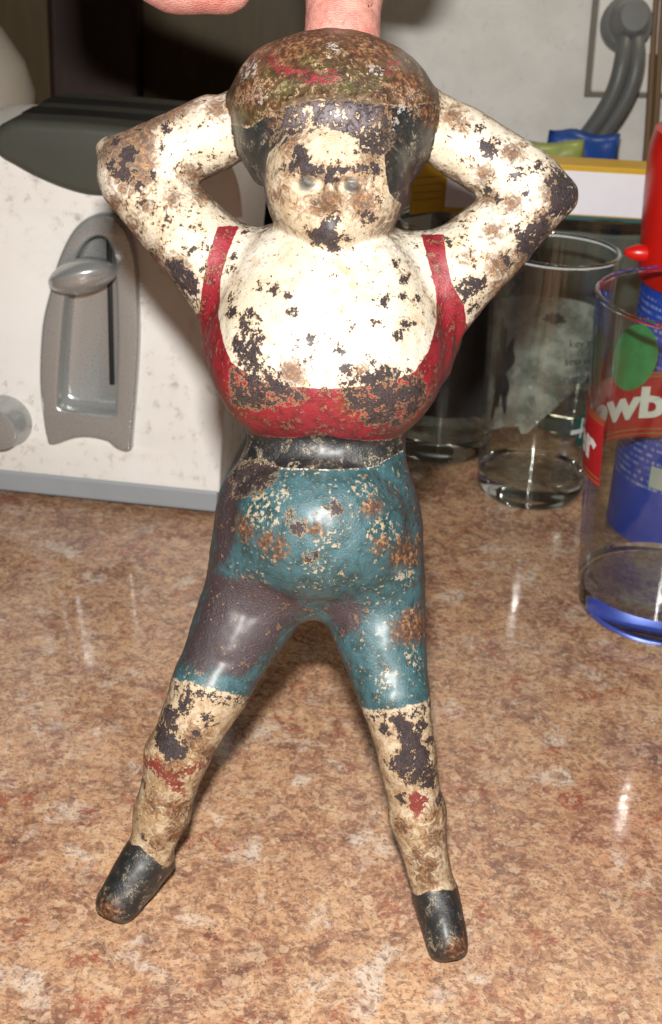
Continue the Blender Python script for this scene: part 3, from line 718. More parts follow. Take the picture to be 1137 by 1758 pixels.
# paint regions in the frontal plane of the figurine, millimetres: P polygon, C circle, L line
PAINT = {
 'face': [
  ('P', [(-18.0, 205.5), (-17.3, 211.9), (-13.1, 215.2), (-11.9, 219.9), (-8.4, 223.0), (-0.2, 225.1), (8.2, 224.9), (11.4, 221.4), (12.8, 216.1), (14.1, 207.9), (15.2, 203.9), (17.0, 202.2), (18.5, 201.9), (17.6, 198.4), (14.6, 192.8), (9.0, 188.8), (1.7, 187.1), (-6.0, 188.3), (-12.7, 193.3), (-16.1, 198.9)]),
 ],
 'capline': [
  ('L', [(-30.1, 222.3), (-23.6, 219.5), (-17.7, 222.3), (-12.9, 224.0), (-7.0, 225.5), (3.4, 226.5), (10.6, 226.6), (18.0, 227.1), (25.3, 230.6)]),
 ],
 'white': [
  ('P', [(-25.5, 193.7), (-27.0, 187.1), (-28.5, 179.2), (-27.8, 169.7), (-25.1, 162.2), (-22.3, 157.5), (-15.2, 153.5), (-5.7, 152.4), (3.3, 152.6), (12.1, 153.9), (18.8, 155.6), (25.5, 158.5), (28.8, 164.7), (30.1, 172.5), (29.2, 180.2), (26.6, 187.9), (24.1, 195.1), (17.6, 198.4), (-0.0, 195.1), (-19.0, 195.1)]),
 ],
 'straps': [
  ('P', [(-30.8, 193.6), (-32.4, 185.2), (-33.9, 175.9), (-34.8, 168.6), (-29.9, 160.4), (-21.8, 145.5), (3.5, 138.2), (24.5, 144.4), (32.5, 165.1), (38.4, 172.0), (37.2, 177.2), (33.2, 182.9), (31.2, 189.9), (30.1, 195.9), (23.9, 195.6), (30.1, 172.5), (3.3, 152.6), (-27.8, 169.7), (-25.4, 194.4)]),
 ],
 'chip': [
  ('P', [(-5.4, 193.0), (-3.7, 193.4), (0.0, 196.2), (3.2, 197.0), (4.2, 195.2), (2.4, 192.2), (3.2, 189.8), (6.0, 189.2), (5.6, 188.3), (2.5, 187.9), (-1.3, 188.6), (-4.7, 190.4)]),
  ('C', [4.9, 191.1, 1.05]),
  ('C', [9.8, 197.2, 1.64]),
  ('C', [13.4, 202.0, 0.74]),
  ('C', [0.6, 205.8, 1.32]),
  ('P', [(-13.2, 207.2), (-9.7, 209.4), (-9.6, 213.7), (-7.7, 214.0), (-5.7, 209.7), (-0.8, 208.1), (11.9, 209.1), (10.9, 207.7), (-0.7, 206.5), (-9.8, 206.4)]),
  ('P', [(-15.7, 214.7), (-14.9, 220.3), (-11.5, 225.0), (-0.4, 227.3), (10.6, 227.2), (14.3, 222.3), (14.1, 216.4), (12.0, 211.7), (8.7, 213.4), (4.8, 216.8), (-1.8, 218.6), (-9.1, 217.4), (-11.9, 214.2)]),
  ('P', [(4.1, 217.8), (7.9, 216.8), (9.8, 213.1), (6.5, 212.4)]),
  ('C', [11.5, 208.6, 1.48]),
  ('C', [18.2, 186.7, 0.76]),
  ('C', [20.8, 182.4, 0.91]),
  ('C', [16.3, 175.7, 1.2]),
  ('C', [24.8, 177.7, 0.76]),
  ('C', [21.0, 177.8, 0.53]),
  ('C', [-6.4, 171.9, 1.19]),
  ('C', [-9.0, 175.1, 0.9]),
  ('C', [-12.7, 176.8, 0.9]),
  ('C', [-16.5, 177.1, 0.76]),
  ('C', [-18.1, 170.2, 1.51]),
  ('C', [-23.2, 170.6, 1.07]),
  ('C', [-24.1, 173.7, 0.77]),
  ('P', [(-20.8, 168.8), (-15.5, 168.5), (-14.0, 162.9), (-16.7, 155.2), (-21.8, 160.8)]),
  ('C', [-5.2, 163.5, 0.89]),
  ('C', [-1.5, 164.6, 0.89]),
  ('C', [8.9, 169.3, 0.89]),
  ('C', [6.3, 162.4, 1.04]),
  ('C', [8.6, 158.0, 1.34]),
  ('C', [22.6, 170.4, 0.9]),
  ('C', [20.5, 167.6, 0.9]),
  ('C', [13.8, 170.9, 0.6]),
  ('C', [-1.0, 160.2, 0.59]),
  ('C', [-3.2, 158.5, 0.6]),
  ('C', [14.4, 160.9, 0.89]),
  ('P', [(-23.2, 152.3), (-19.8, 158.6), (-13.0, 159.6), (-8.1, 155.1), (-4.9, 151.1), (-3.3, 149.3), (-8.7, 148.0), (-16.7, 145.9), (-21.8, 147.3)]),
  ('P', [(6.5, 153.6), (12.0, 156.9), (17.8, 159.6), (24.4, 158.3), (28.1, 156.2), (29.8, 152.5), (27.4, 149.3), (23.2, 145.7), (15.6, 146.8), (11.1, 148.6)]),
  ('P', [(12.6, 146.0), (21.5, 148.1), (24.5, 146.4), (21.7, 144.4), (15.7, 144.4)]),
  ('C', [-23.9, 193.3, 0.79]),
  ('C', [-24.6, 189.9, 0.63]),
  ('C', [-25.5, 185.6, 0.62]),
  ('C', [-26.2, 182.3, 0.62]),
  ('C', [31.4, 193.8, 0.62]),
  ('C', [22.4, 193.2, 0.78]),
  ('P', [(-45.8, 183.9), (-40.4, 183.5), (-35.9, 178.9), (-34.7, 175.8), (-37.0, 173.5), (-42.4, 177.8)]),
  ('C', [-46.7, 219.4, 1.42]),
  ('C', [-47.4, 214.0, 0.94]),
  ('C', [-56.0, 211.1, 2.21]),
  ('C', [-57.6, 205.5, 2.37]),
  ('C', [-51.9, 198.6, 0.95]),
  ('C', [-61.1, 207.8, 1.58]),
  ('C', [-52.7, 202.5, 1.42]),
  ('C', [-50.0, 206.1, 1.1]),
  ('C', [-60.7, 214.3, 1.43]),
  ('C', [-49.0, 186.2, 0.8]),
  ('C', [-53.0, 190.6, 0.8]),
  ('C', [-32.3, 187.6, 0.78]),
  ('C', [-33.6, 182.0, 0.78]),
  ('C', [-36.9, 186.4, 0.63]),
  ('P', [(59.1, 215.4), (63.2, 214.0), (65.5, 209.6), (64.4, 205.2), (61.5, 202.5), (57.6, 203.1), (57.8, 207.4), (55.9, 211.3)]),
  ('C', [53.8, 215.0, 1.7]),
  ('C', [47.9, 212.9, 1.39]),
  ('C', [40.9, 208.9, 1.1]),
  ('C', [37.5, 224.8, 1.24]),
  ('C', [39.1, 219.1, 1.55]),
  ('C', [40.9, 217.6, 1.24]),
  ('C', [43.7, 206.7, 0.78]),
  ('C', [43.2, 221.7, 0.78]),
  ('C', [50.3, 208.1, 0.77]),
  ('P', [(35.0, 181.3), (38.4, 184.8), (42.3, 186.1), (43.7, 183.2), (40.3, 180.6), (37.5, 178.2)]),
  ('C', [39.6, 177.1, 1.26]),
  ('P', [(49.3, 197.0), (52.2, 198.9), (56.5, 202.4), (58.9, 200.9), (56.2, 195.0), (52.9, 191.1), (50.5, 191.8)]),
  ('C', [47.8, 189.7, 1.09]),
  ('C', [48.8, 198.3, 0.93]),
  ('P', [(-22.8, 128.2), (-15.5, 130.7), (-8.7, 130.1), (-9.6, 126.4), (-15.7, 122.9), (-20.6, 121.7)]),
  ('C', [7.9, 121.5, 1.06]),
  ('C', [-1.5, 116.1, 1.37]),
  ('C', [3.3, 108.0, 1.22]),
  ('C', [-3.5, 119.6, 0.91]),
  ('P', [(-37.5, 58.3), (-34.7, 62.8), (-32.6, 61.9), (-28.8, 67.4), (-27.3, 63.2), (-30.6, 59.4), (-32.0, 55.2), (-28.6, 53.2), (-28.6, 49.1), (-33.2, 48.0), (-38.2, 50.5)]),
  ('C', [-23.9, 60.7, 1.27]),
  ('C', [-26.5, 56.3, 0.8]),
  ('C', [-41.7, 38.2, 0.98]),
  ('C', [-40.1, 22.3, 0.82]),
  ('P', [(26.0, 65.2), (29.4, 66.6), (34.8, 60.1), (38.5, 54.2), (40.5, 48.4), (39.9, 45.0), (32.7, 46.2), (29.7, 49.0), (27.9, 53.9), (30.4, 56.0), (29.1, 60.9)]),
  ('C', [25.1, 61.9, 1.27]),
  ('C', [35.4, 63.3, 1.43]),
  ('C', [28.2, 51.4, 1.27]),
  ('C', [31.3, 41.8, 1.12]),
  ('C', [41.9, 41.4, 1.3]),
  ('C', [37.3, 58.3, 1.28]),
 ],
 'rust': [
  ('C', [-39.7, 207.4, 2.55]),
  ('C', [-43.1, 200.1, 2.2]),
  ('C', [-58.8, 218.8, 2.89]),
  ('C', [-43.9, 224.2, 2.53]),
  ('C', [47.6, 205.1, 2.17]),
  ('C', [39.4, 212.2, 1.87]),
  ('C', [43.6, 196.8, 2.17]),
  ('C', [36.4, 190.0, 1.55]),
  ('C', [-34.1, 59.4, 2.24]),
  ('C', [-23.9, 50.3, 2.57]),
  ('C', [-37.2, 33.4, 2.6]),
  ('C', [-31.4, 24.5, 2.63]),
  ('C', [29.8, 62.5, 2.21]),
  ('C', [32.1, 33.1, 2.58]),
  ('C', [41.3, 30.5, 2.59]),
  ('C', [35.6, 49.6, 2.23]),
  ('C', [-18.3, 147.4, 1.83]),
  ('C', [11.9, 157.5, 1.78]),
  ('C', [24.2, 152.3, 2.12]),
  ('C', [0.8, 199.6, 2.94]),
  ('C', [9.2, 200.7, 3.26]),
  ('C', [0.7, 205.8, 2.05]),
  ('C', [-12.9, 201.0, 1.5]),
  ('C', [-3.2, 199.0, 1.78]),
  ('C', [-60.0, 198.1, 2.56]),
  ('C', [-54.6, 192.2, 2.56]),
  ('C', [-48.7, 184.8, 2.89]),
  ('C', [-51.0, 198.1, 2.21]),
  ('C', [56.6, 201.2, 3.12]),
  ('C', [51.4, 188.6, 2.55]),
  ('C', [47.2, 183.2, 2.56]),
  ('P', [(-66.5, 211.9), (-64.6, 215.5), (-53.5, 221.5), (-41.0, 227.7), (-37.4, 226.3), (-45.1, 221.9), (-50.1, 217.3), (-49.2, 212.4), (-48.7, 204.8), (-51.2, 201.6), (-58.0, 201.3), (-62.9, 205.5)]),
  ('C', [-33.6, 225.1, 2.83]),
  ('C', [-42.3, 180.2, 4.15]),
  ('C', [29.6, 227.2, 2.8]),
  ('C', [32.8, 224.8, 1.86]),
  ('C', [46.0, 188.8, 3.43]),
  ('C', [52.0, 193.1, 3.14]),
  ('C', [59.7, 209.0, 4.67]),
  ('C', [46.3, 218.7, 2.48]),
  ('C', [41.4, 206.4, 2.19]),
  ('C', [-36.8, 202.0, 2.23]),
  ('C', [-0.8, 198.3, 2.36]),
  ('C', [7.7, 200.2, 2.96]),
  ('C', [-6.4, 198.2, 1.19]),
  ('P', [(-14.5, 206.2), (-9.9, 208.8), (-0.7, 207.9), (13.0, 209.1), (12.6, 206.6), (8.1, 206.8), (-0.7, 204.9), (-9.7, 205.5)]),
  ('C', [10.5, 211.9, 2.66]),
  ('C', [-10.7, 214.2, 2.97]),
  ('C', [-5.7, 156.0, 3.28]),
  ('C', [9.6, 149.6, 2.4]),
  ('C', [18.0, 156.4, 2.99]),
  ('C', [-10.4, 152.5, 2.4]),
  ('C', [26.7, 109.8, 3.77]),
  ('C', [-16.4, 113.6, 2.49]),
  ('C', [-6.0, 109.4, 2.45]),
  ('C', [17.3, 122.6, 2.15]),
  ('C', [2.8, 116.5, 1.82]),
  ('C', [20.4, 112.6, 1.85]),
  ('C', [-9.4, 111.3, 2.15]),
  ('C', [30.0, 89.1, 4.46]),
  ('C', [-26.4, 54.6, 3.19]),
  ('C', [-31.5, 46.9, 3.2]),
  ('C', [-31.4, 32.2, 3.58]),
  ('C', [-36.0, 21.0, 1.97]),
  ('C', [40.3, 21.9, 3.24]),
  ('C', [39.9, 18.3, 2.6]),
  ('C', [32.0, 54.4, 2.22]),
  ('C', [40.7, 37.3, 2.26]),
  ('C', [37.6, 25.0, 2.27]),
  ('C', [-48.0, 1.8, 2.94]),
  ('C', [50.1, 2.1, 3.2]),
  ('C', [-13.3, 239.0, 3.92]),
  ('C', [17.7, 231.4, 4.52]),
  ('C', [24.1, 227.1, 3.07]),
  ('C', [-23.1, 227.3, 3.03]),
  ('C', [-14.3, 220.9, 2.39]),
  ('C', [10.9, 223.9, 2.67]),
  ('C', [-10.9, 243.8, 6.1]),
  ('C', [7.6, 242.5, 6.07]),
 ],
 'purp': [
  ('P', [(-27.1, 100.0), (-15.8, 100.2), (-1.9, 96.6), (1.5, 91.7), (-7.3, 80.3), (-14.2, 72.0), (-27.6, 73.9), (-33.1, 73.7), (-28.8, 92.2)]),
  ('P', [(-26.6, 119.3), (-23.6, 127.4), (-19.3, 131.7), (-18.6, 114.4), (-19.3, 104.6), (-27.0, 97.7)]),
  ('C', [11.4, 91.3, 5.42]),
  ('P', [(27.9, 125.5), (33.0, 100.4), (31.6, 101.1), (28.5, 120.3)]),
  ('P', [(15.5, 148.5), (24.3, 150.7), (23.1, 143.5), (15.8, 142.3)]),
 ],
 'cream': [
  ('C', [-11.5, 118.7, 5.23]),
  ('C', [15.0, 124.7, 4.59]),
  ('C', [6.2, 113.0, 3.64]),
  ('C', [21.1, 115.1, 5.23]),
  ('C', [-7.2, 123.8, 3.06]),
  ('C', [28.0, 104.0, 3.16]),
  ('P', [(27.5, 87.0), (33.4, 84.1), (35.3, 78.7), (32.6, 75.9), (29.3, 78.1)]),
  ('C', [3.5, 106.3, 3.05]),
  ('C', [-5.2, 131.3, 1.86]),
  ('C', [24.1, 74.8, 3.16]),
 ],
 'red2': [
  ('P', [(-41.6, 46.0), (-36.7, 47.9), (-31.3, 45.2), (-22.8, 47.7), (-23.5, 44.9), (-29.8, 43.2), (-28.8, 35.9), (-33.0, 39.5), (-37.4, 43.8), (-41.6, 43.6)]),
  ('P', [(32.9, 43.5), (37.3, 44.7), (38.5, 40.8), (36.4, 36.0), (33.7, 38.9)]),
  ('P', [(-21.0, 237.9), (-17.0, 239.9), (-13.6, 234.6), (-6.2, 232.5), (-3.2, 229.7), (-8.9, 230.3), (-15.8, 232.5)]),
  ('C', [-2.4, 231.5, 2.08]),
  ('C', [13.0, 236.2, 2.56]),
  ('C', [6.2, 235.8, 0.9]),
 ],
 'green': [
  ('C', [-25.0, 222.5, 2.14]),
  ('C', [-13.5, 228.3, 2.09]),
  ('C', [3.1, 228.3, 2.07]),
  ('C', [-10.0, 238.0, 2.7]),
 ],
 'pale': [
  ('C', [-24.9, 234.0, 2.45]),
  ('C', [13.3, 221.5, 1.94]),
  ('C', [16.5, 225.8, 1.5]),
  ('C', [9.2, 234.7, 1.79]),
  ('C', [-21.3, 226.4, 2.12]),
  ('C', [17.8, 229.1, 2.11]),
  ('C', [-2.5, 239.3, 1.5]),
 ],
 'fringe': [
  ('P', [(-12.8, 219.0), (-10.7, 223.8), (-0.1, 225.6), (9.3, 225.4), (11.9, 220.5), (4.3, 216.3), (-4.7, 217.2)]),
 ],
 'eyes': [
  ('C', [-5.7, 204.0, 2.66]),
  ('C', [5.7, 204.1, 2.65]),
 ],
 'hem': [
  ('L', [(-34.7, 70.0), (-28.2, 71.5), (-21.6, 70.5), (-16.2, 68.4), (-12.7, 65.6)]),
  ('L', [(17.7, 65.9), (22.9, 68.0), (30.9, 70.1), (36.9, 70.6)]),
 ],
 'shoe': [
  ('L', [(-45.8, 18.3), (-41.2, 19.9), (-36.9, 17.4), (-33.2, 12.6)]),
  ('L', [(37.7, 12.1), (40.8, 15.2), (45.3, 15.7), (48.8, 14.3)]),
 ],
 'belt': [
  ('L', [(-19.2, 131.0), (-8.4, 130.6), (4.2, 131.2), (16.3, 132.4), (24.5, 137.5)]),
 ],
 'bustline': [
  ('L', [(-17.1, 141.2), (-9.1, 138.3), (3.4, 139.5), (15.7, 140.3), (23.7, 142.9)]),
 ],
}
HAND = [
  ('+', 'R', [-3.9, 126.9, 226.2, 11.2], [-3.9, 138.9, 243.1, 11.3], 5, 1.0, 'index'),
  ('+', 'R', [-3.9, 138.9, 243.1, 11.3], [-5.9, 147.5, 266.2, 11.6], 5, 1.0, 'index'),
  ('+', 'R', [-5.9, 147.5, 266.2, 11.6], [-22.2, 141.7, 299.9, 11.7], 5, 1.0, 'index'),
  ('+', 'R', [-39.5, 129.9, 240.8, 9.5], [-53.0, 127.5, 243.2, 10.4], 5, 1.0, 'thumb'),
  ('+', 'R', [-53.0, 127.5, 243.2, 10.4], [-74.0, 124.1, 253.3, 11.5], 5, 1.0, 'thumb'),
  ('+', 'R', [-74.0, 124.1, 253.3, 11.5], [-77.0, 129.5, 296.9, 15.8], 5, 1.0, 'thumb'),
  ('+', 'R', [13.4, 150.6, 260.7, 10.0], [12.8, 142.0, 278.0, 10.3], 5, 1.0, 'middle'),
  ('+', 'R', [12.8, 142.0, 278.0, 10.3], [0.5, 131.9, 300.5, 10.5], 5, 1.0, 'middle'),
  ('+', 'R', [0.5, 131.9, 300.5, 10.5], [-28.3, 130.9, 312.9, 11.2], 5, 1.0, 'middle'),
  ('+', 'R', [19.5, 162.9, 278.1, 9.4], [20.8, 147.6, 294.8, 9.9], 5, 1.0, 'ring'),
  ('+', 'R', [20.8, 147.6, 294.8, 9.9], [2.8, 130.3, 314.3, 10.0], 5, 1.0, 'ring'),
  ('+', 'R', [2.8, 130.3, 314.3, 10.0], [-31.3, 125.2, 323.0, 10.6], 5, 1.0, 'ring'),
  ('+', 'R', [11.2, 173.5, 299.6, 8.0], [14.9, 158.7, 312.6, 8.7], 5, 1.0, 'little'),
  ('+', 'R', [14.9, 158.7, 312.6, 8.7], [-4.2, 131.3, 327.4, 8.6], 5, 1.0, 'little'),
  ('+', 'R', [-4.2, 131.3, 327.4, 8.6], [-37.3, 122.8, 332.7, 9.9], 5, 1.0, 'little'),
  ('+', 'R', [-25.3, 137.0, 303.8, 13.6], [-40.9, 131.5, 315.1, 17.1], 12, 1.0, 'palm'),
  ('+', 'R', [-40.9, 131.5, 315.1, 17.1], [-63.0, 122.8, 316.1, 18.3], 12, 1.0, 'palm'),
  ('+', 'R', [-33.0, 126.3, 325.6, 13.7], [-57.6, 117.5, 326.1, 16.4], 12, 1.0, 'palm2'),
  ('+', 'R', [-62.2, 117.6, 319.6, 18.7], [-82.0, 92.7, 329.5, 16.0], 12, 1.0, 'wrist'),
  ('+', 'R', [-82.0, 92.7, 329.5, 16.0], [-108.4, 45.2, 340.4, 14.9], 12, 1.0, 'wrist'),
  ('-', 'R', [-14.5, 128.5, 234.2, 0.4], [-9.1, 125.7, 236.1, 0.5], 1.2, 1.0, 'crease'),
  ('-', 'R', [-9.1, 125.7, 236.1, 0.5], [-3.7, 124.9, 237.1, 0.6], 1.2, 1.0, 'crease'),
  ('-', 'R', [-3.7, 124.9, 237.1, 0.6], [1.8, 125.1, 236.7, 0.5], 1.2, 1.0, 'crease'),
  ('-', 'R', [1.8, 125.1, 236.7, 0.5], [7.2, 127.3, 235.1, 0.4], 1.2, 1.0, 'crease'),
  ('-', 'R', [-11.8, 128.6, 237.9, 0.4], [-3.9, 126.6, 239.7, 0.4], 1.2, 1.0, 'crease'),
  ('-', 'R', [-3.9, 126.6, 239.7, 0.4], [5.1, 127.7, 238.5, 0.4], 1.2, 1.0, 'crease'),
]
HAND_LO, HAND_HI = (-127.3, 26.3, 211.0), (34.7, 185.5, 359.3)
# ------------------------------------------------------------------ cast-iron figurine, modelled in its own millimetres, leaning back on the finger
FIG_AT = Vector((-.008, .010, 0)); LEAN, YAW = R_(20), R_(-4)
ax, D = sdf_grid(FIG, (-72, -42, -8), (70, 36, 262), .7)
V, F = surface_nets(ax, D); V = smooth_verts(V, F, 2)
N = vert_normals(V, F)
# uneven hand-finished casting
disp = np.array([.55 * mnoise.noise(Vector((x * .09, y * .09, z * .09))) + .20 * mnoise.noise(Vector((x * .32 + 9, y * .32, z * .32))) for x, y, z in V])
V = V + N * disp[:, None]
N = vert_normals(V, F)
PX, PY, PZ = V.T
front_w = np.clip((.35 - N[:, 1]) / .3, 0, 1)          # 1 on the front, 0 on the back

def sd_poly(pts):
    """signed distance (mm, + inside) in the frontal plane of the figurine"""
    P = np.array(pts); lo, hi = P.min(0) - 6, P.max(0) + 6
    r = np.full(len(V), -9.0)
    m = np.nonzero((PX > lo[0]) & (PX < hi[0]) & (PZ > lo[1]) & (PZ < hi[1]) & (front_w > 0))[0]
    if not len(m): return r
    q = np.stack([PX[m], PZ[m]], 1); dmin = np.full(len(m), 1e9); ins = np.zeros(len(m), bool)
    for a, b in zip(P, np.roll(P, -1, 0)):
        ab = b - a; t = np.clip(((q - a) @ ab) / (ab @ ab + 1e-9), 0, 1)
        dmin = np.minimum(dmin, np.hypot(*(q - a - t[:, None] * ab).T))
        c = ((a[1] > q[:, 1]) != (b[1] > q[:, 1]))
        ins ^= c & (q[:, 0] < (b[0] - a[0]) * (q[:, 1] - a[1]) / (b[1] - a[1] + 1e-12) + a[0])
    r[m] = np.where(ins, dmin, -dmin) * 1.0 - (1 - front_w[m]) * 9
    return r
def sd_any(items):
    r = np.full(len(V), -9.0)
    for k, p in items:
        s = sd_poly(p) if k == 'P' else p[2] - np.hypot(PX - p[0], PZ - p[1]) - (1 - front_w) * 9
        r = np.maximum(r, s)
    return np.maximum(r, -9)
def zline(item, x):
    P = np.array(item[1]); return np.interp(x, P[:, 0], P[:, 1])

A = {k: sd_any(v) for k, v in PAINT.items() if v[0][0] != 'L'}
# which limb of the casting a vertex belongs to: the nearest group of shapes
GROUPS = {'head': 'hair face fringe cheek chin cap brow eye nose nostril lip', 'armL': 'uarmL farmL elbowL handL', 'armR': 'uarmR farmR elbowR handR',
          'bust': 'chest shoulders bust neck', 'low': 'waist hips belly hipL hipR thigh knee calf ank shoe'}
GD = {}
for g, words in GROUPS.items():
    d_ = np.full(len(V), 99.0)
    for p in FIG:
        nm = p[6] if p[1] == 'R' else p[5]
        if p[0] == '+' and any(nm.startswith(w_) for w_ in words.split()):
            d_ = np.minimum(d_, sd_rc(PX, PY, PZ, p[2], p[3], p[5]) if p[1] == 'R' else sd_ell(PX, PY, PZ, p[2], p[3], p[6] if len(p) > 6 else None))
    GD[g] = d_
gi = np.argmin(np.stack([GD[g] for g in GROUPS]), 0); IN = {g: gi == i for i, g in enumerate(GROUPS)}
sideL = PX < 2
hem = np.where(sideL, PZ - zline(PAINT['hem'][0], PX), PZ - zline(PAINT['hem'][1], PX)) - .15 * (PY + 8)
shoe = np.where(sideL, zline(PAINT['shoe'][0], PX), zline(PAINT['shoe'][1], PX)) - PZ + .25 * (PY + 8)
shoe = np.where(PZ < 40, shoe, -9)
beltz = zline(PAINT['belt'][0], PX)
back = 1 - front_w
red = np.maximum(np.minimum(A['straps'], -A['white']), np.where(IN['bust'] & (PZ < 172), -A['white'], -9))
red = np.where((back > .5) & IN['bust'] & (PZ < 186), 5, red)
red = np.where(IN['bust'] | (A['straps'] > -3) & (IN['armL'] | IN['armR']), red, -9)
beltd = np.where(IN['low'] & (PZ > 110), PZ - beltz, -9)
teal = np.where(IN['low'] | (PZ < 110), np.minimum(hem, beltz - PZ), -9)
capz = PZ - zline(PAINT['capline'][0], PX) + .9 + .30 * np.clip(PY + 2, 0, 60)
headz = IN['head']
hair = np.where(headz & (PZ > 199), np.minimum(np.maximum(-A['face'], np.where(front_w < .05, 4, -9)), -capz), -9)
cap = np.where(headz, capz, -9)

chip = np.maximum(A['chip'], -5)
base = np.full(len(V), -2.2)
base[PZ < 75] = -1.6
base[IN['armL'] | IN['armR']] = -1.3
base = np.where(teal > 0, -2.2, base); base = np.where(shoe > 0, -2.6, base); base = np.where(red > 0, -1.75, base)

chip = np.maximum(chip, base)
chip = np.minimum(chip, np.where(IN['bust'], .40, np.where(IN['head'], np.where(PZ > 213, .55, 1.9), 1.2)))
rust = np.maximum(A['rust'], -6)
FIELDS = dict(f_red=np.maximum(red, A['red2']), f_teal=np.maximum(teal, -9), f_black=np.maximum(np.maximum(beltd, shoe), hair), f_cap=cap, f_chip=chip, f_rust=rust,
              f_purp=A['purp'], f_cream=A['cream'], f_green=A['green'], f_pale=A['pale'], f_eyes=A['eyes'], f_fringe=np.where(headz, A['fringe'], -9),
              f_leg=np.where(PZ < 80, np.clip((82 - PZ) / 30, 0, 1), np.where(IN['head'], .42, np.where(IN['armL'] | IN['armR'], .12, .0))),
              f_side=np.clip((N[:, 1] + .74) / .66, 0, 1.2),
              f_hem=np.clip(3.2 - np.abs(hem + 2.0), -3, 3) * (PZ < 90))

def mat_figure():
    t = NT('worn_paint_on_iron'); v = t.coord(1000.0)
    nb = t.noise(v, .055, 4, .55); n1 = t.noise(v, .22, 5, .62, .4); n2 = t.noise(v, .75, 5, .66); n3 = t.noise(v, 2.2, 3, .6); n4 = t.noise(v, .42, 6, .7, 1.2)
    sub = lambda x, k: t.math('MULTIPLY', t.math('SUBTRACT', x, .5), k)
    jit = t.math('ADD', sub(n2, 1.6), sub(n1, 1.6))
    fld = lambda nm, j, e=.12: t.step(t.math('ADD', t.attr(nm), j), -e, e)
    cl = lambda nm, hi=1.3: t.math('MINIMUM', t.attr(nm), hi)
    # --- paint
    white = t.mix(t.step(nb, .35, .65), (.60, .555, .47), (.54, .475, .36))
    white = t.mix(t.math('MULTIPLY', t.step(n1, .52, .72), .6), white, (.42, .29, .15))
    white = t.mix(t.math('MULTIPLY', t.step(t.attr('f_leg'), .02, .6), .62), white, (.44, .335, .20))
    white = t.mix(t.math('MULTIPLY', t.attr('f_leg'), t.step(t.math('ADD', n4, t.math('MULTIPLY', n1, .4)), .50, .86)), white, (.26, .15, .065))
    white = t.mix(t.math('MULTIPLY', t.step(t.math('ADD', t.attr('f_side'), t.math('ADD', sub(n4, 2.2), sub(n2, 1.2))), .1, 1.0), .8), white, (.24, .14, .065))  # browner sides: staining plus side shading painted into the white
    teal = t.mix(t.step(n1, .38, .66), (.036, .098, .114), (.014, .046, .050))
    teal = t.mix(t.math('MULTIPLY', t.step(n2, .56, .70), .6), teal, (.085, .155, .165)); teal = t.mix(t.math('MULTIPLY', t.step(n4, .52, .64), .5), teal, (.045, .036, .034))
    red = t.mix(t.step(n1, .4, .68), (.235, .012, .020), (.11, .005, .009))
    black = t.mix(t.step(n1, .42, .66), (.010, .011, .012), (.024, .024, .020)); black = t.mix(t.math('MULTIPLY', t.step(n4, .54, .62), .6), black, (.042, .026, .020))
    capc = t.ramp(t.math('ADD', t.math('MULTIPLY', n1, .75), t.math('MULTIPLY', n2, .25)), [(.36, (.026, .009, .008)), (.44, (.055, .023, .009)), (.50, (.060, .040, .013)), (.55, (.085, .050, .014)), (.60, (.12, .036, .011)), (.68, (.036, .014, .009))])
    capc = t.mix(t.math('MULTIPLY', t.step(n4, .535, .60), t.step(n2, .49, .54)), capc, (.44, .33, .18))
    capc = t.mix(t.math('MULTIPLY', t.step(n4, .44, .38), .8), capc, (.028, .014, .013))
    col = white
    m_capp = t.step(t.attr('f_cap'), -.5, .5)
    m_teal = fld('f_teal', t.math('ADD', sub(n2, 3.2), sub(n1, 1.2)), .25); col = t.mix(m_teal, col, teal)
    low_ = t.step(t.attr('f_leg'), .55, .6); m_red = t.step(t.math('ADD', t.math('SUBTRACT', cl('f_red', 1.6), t.math('MULTIPLY', m_capp, 9.0)), t.math('ADD', sub(n2, .9), t.math('MULTIPLY', low_, t.math('ADD', sub(n2, 9.0), sub(n4, 6.0))))), -.12, .14)
    col = t.mix(m_red, col, t.mix(low_, red, (.17, .026, .02)))
    m_black = fld('f_black', sub(n2, .8)); col = t.mix(m_black, col, black)
    m_cap = fld('f_cap', t.math('ADD', sub(n1, 3.0), sub(n2, 2.5)), .3); col = t.mix(m_cap, col, capc)
    col = t.mix(t.math('MULTIPLY', t.step(t.math('ADD', cl('f_green'), t.math('ADD', sub(n2, 10.0), sub(n4, 7.0))), -.5, 1.0), .5), col, (.080, .088, .020))
    # red remains on the crown of the cap
    col = t.mix(t.math('MULTIPLY', m_cap, t.step(t.math('ADD', cl('f_red', .7), t.math('ADD', sub(n2, 10.0), sub(n4, 9.0))), -.1, 1.2)), col, t.mix(n1, (.26, .02, .03), (.15, .012, .016)))
    col = t.mix(t.math('MULTIPLY', t.step(t.math('ADD', cl('f_pale', .6), t.math('ADD', sub(n2, 16.0), sub(n4, 8.0))), .4, 1.4), .8), col, (.48, .48, .48))
    # --- worn-through pale undercoat on shorts, with crawling edges
    crm = t.step(t.math('ADD', cl('f_cream', 1.0), t.math('ADD', sub(n2, 15.0), sub(n4, 9.0))), 1.0, 2.0)
    col = t.mix(t.math('MULTIPLY', crm, .85), col, t.mix(n3, (.48, .40, .27), (.28, .26, .20)))
    spots = t.math('MULTIPLY', m_teal, t.math('MULTIPLY', t.step(n2, .575, .63), t.step(n1, .44, .58)))
    col = t.mix(t.math('MULTIPLY', spots, .8), col, (.42, .36, .25))
    # --- purple-brown patina of bare, rubbed iron
    pat = t.step(t.math('ADD', cl('f_purp', 3.0), t.math('ADD', sub(n1, 8.0), sub(n2, 6.0))), -1.6, 2.0)
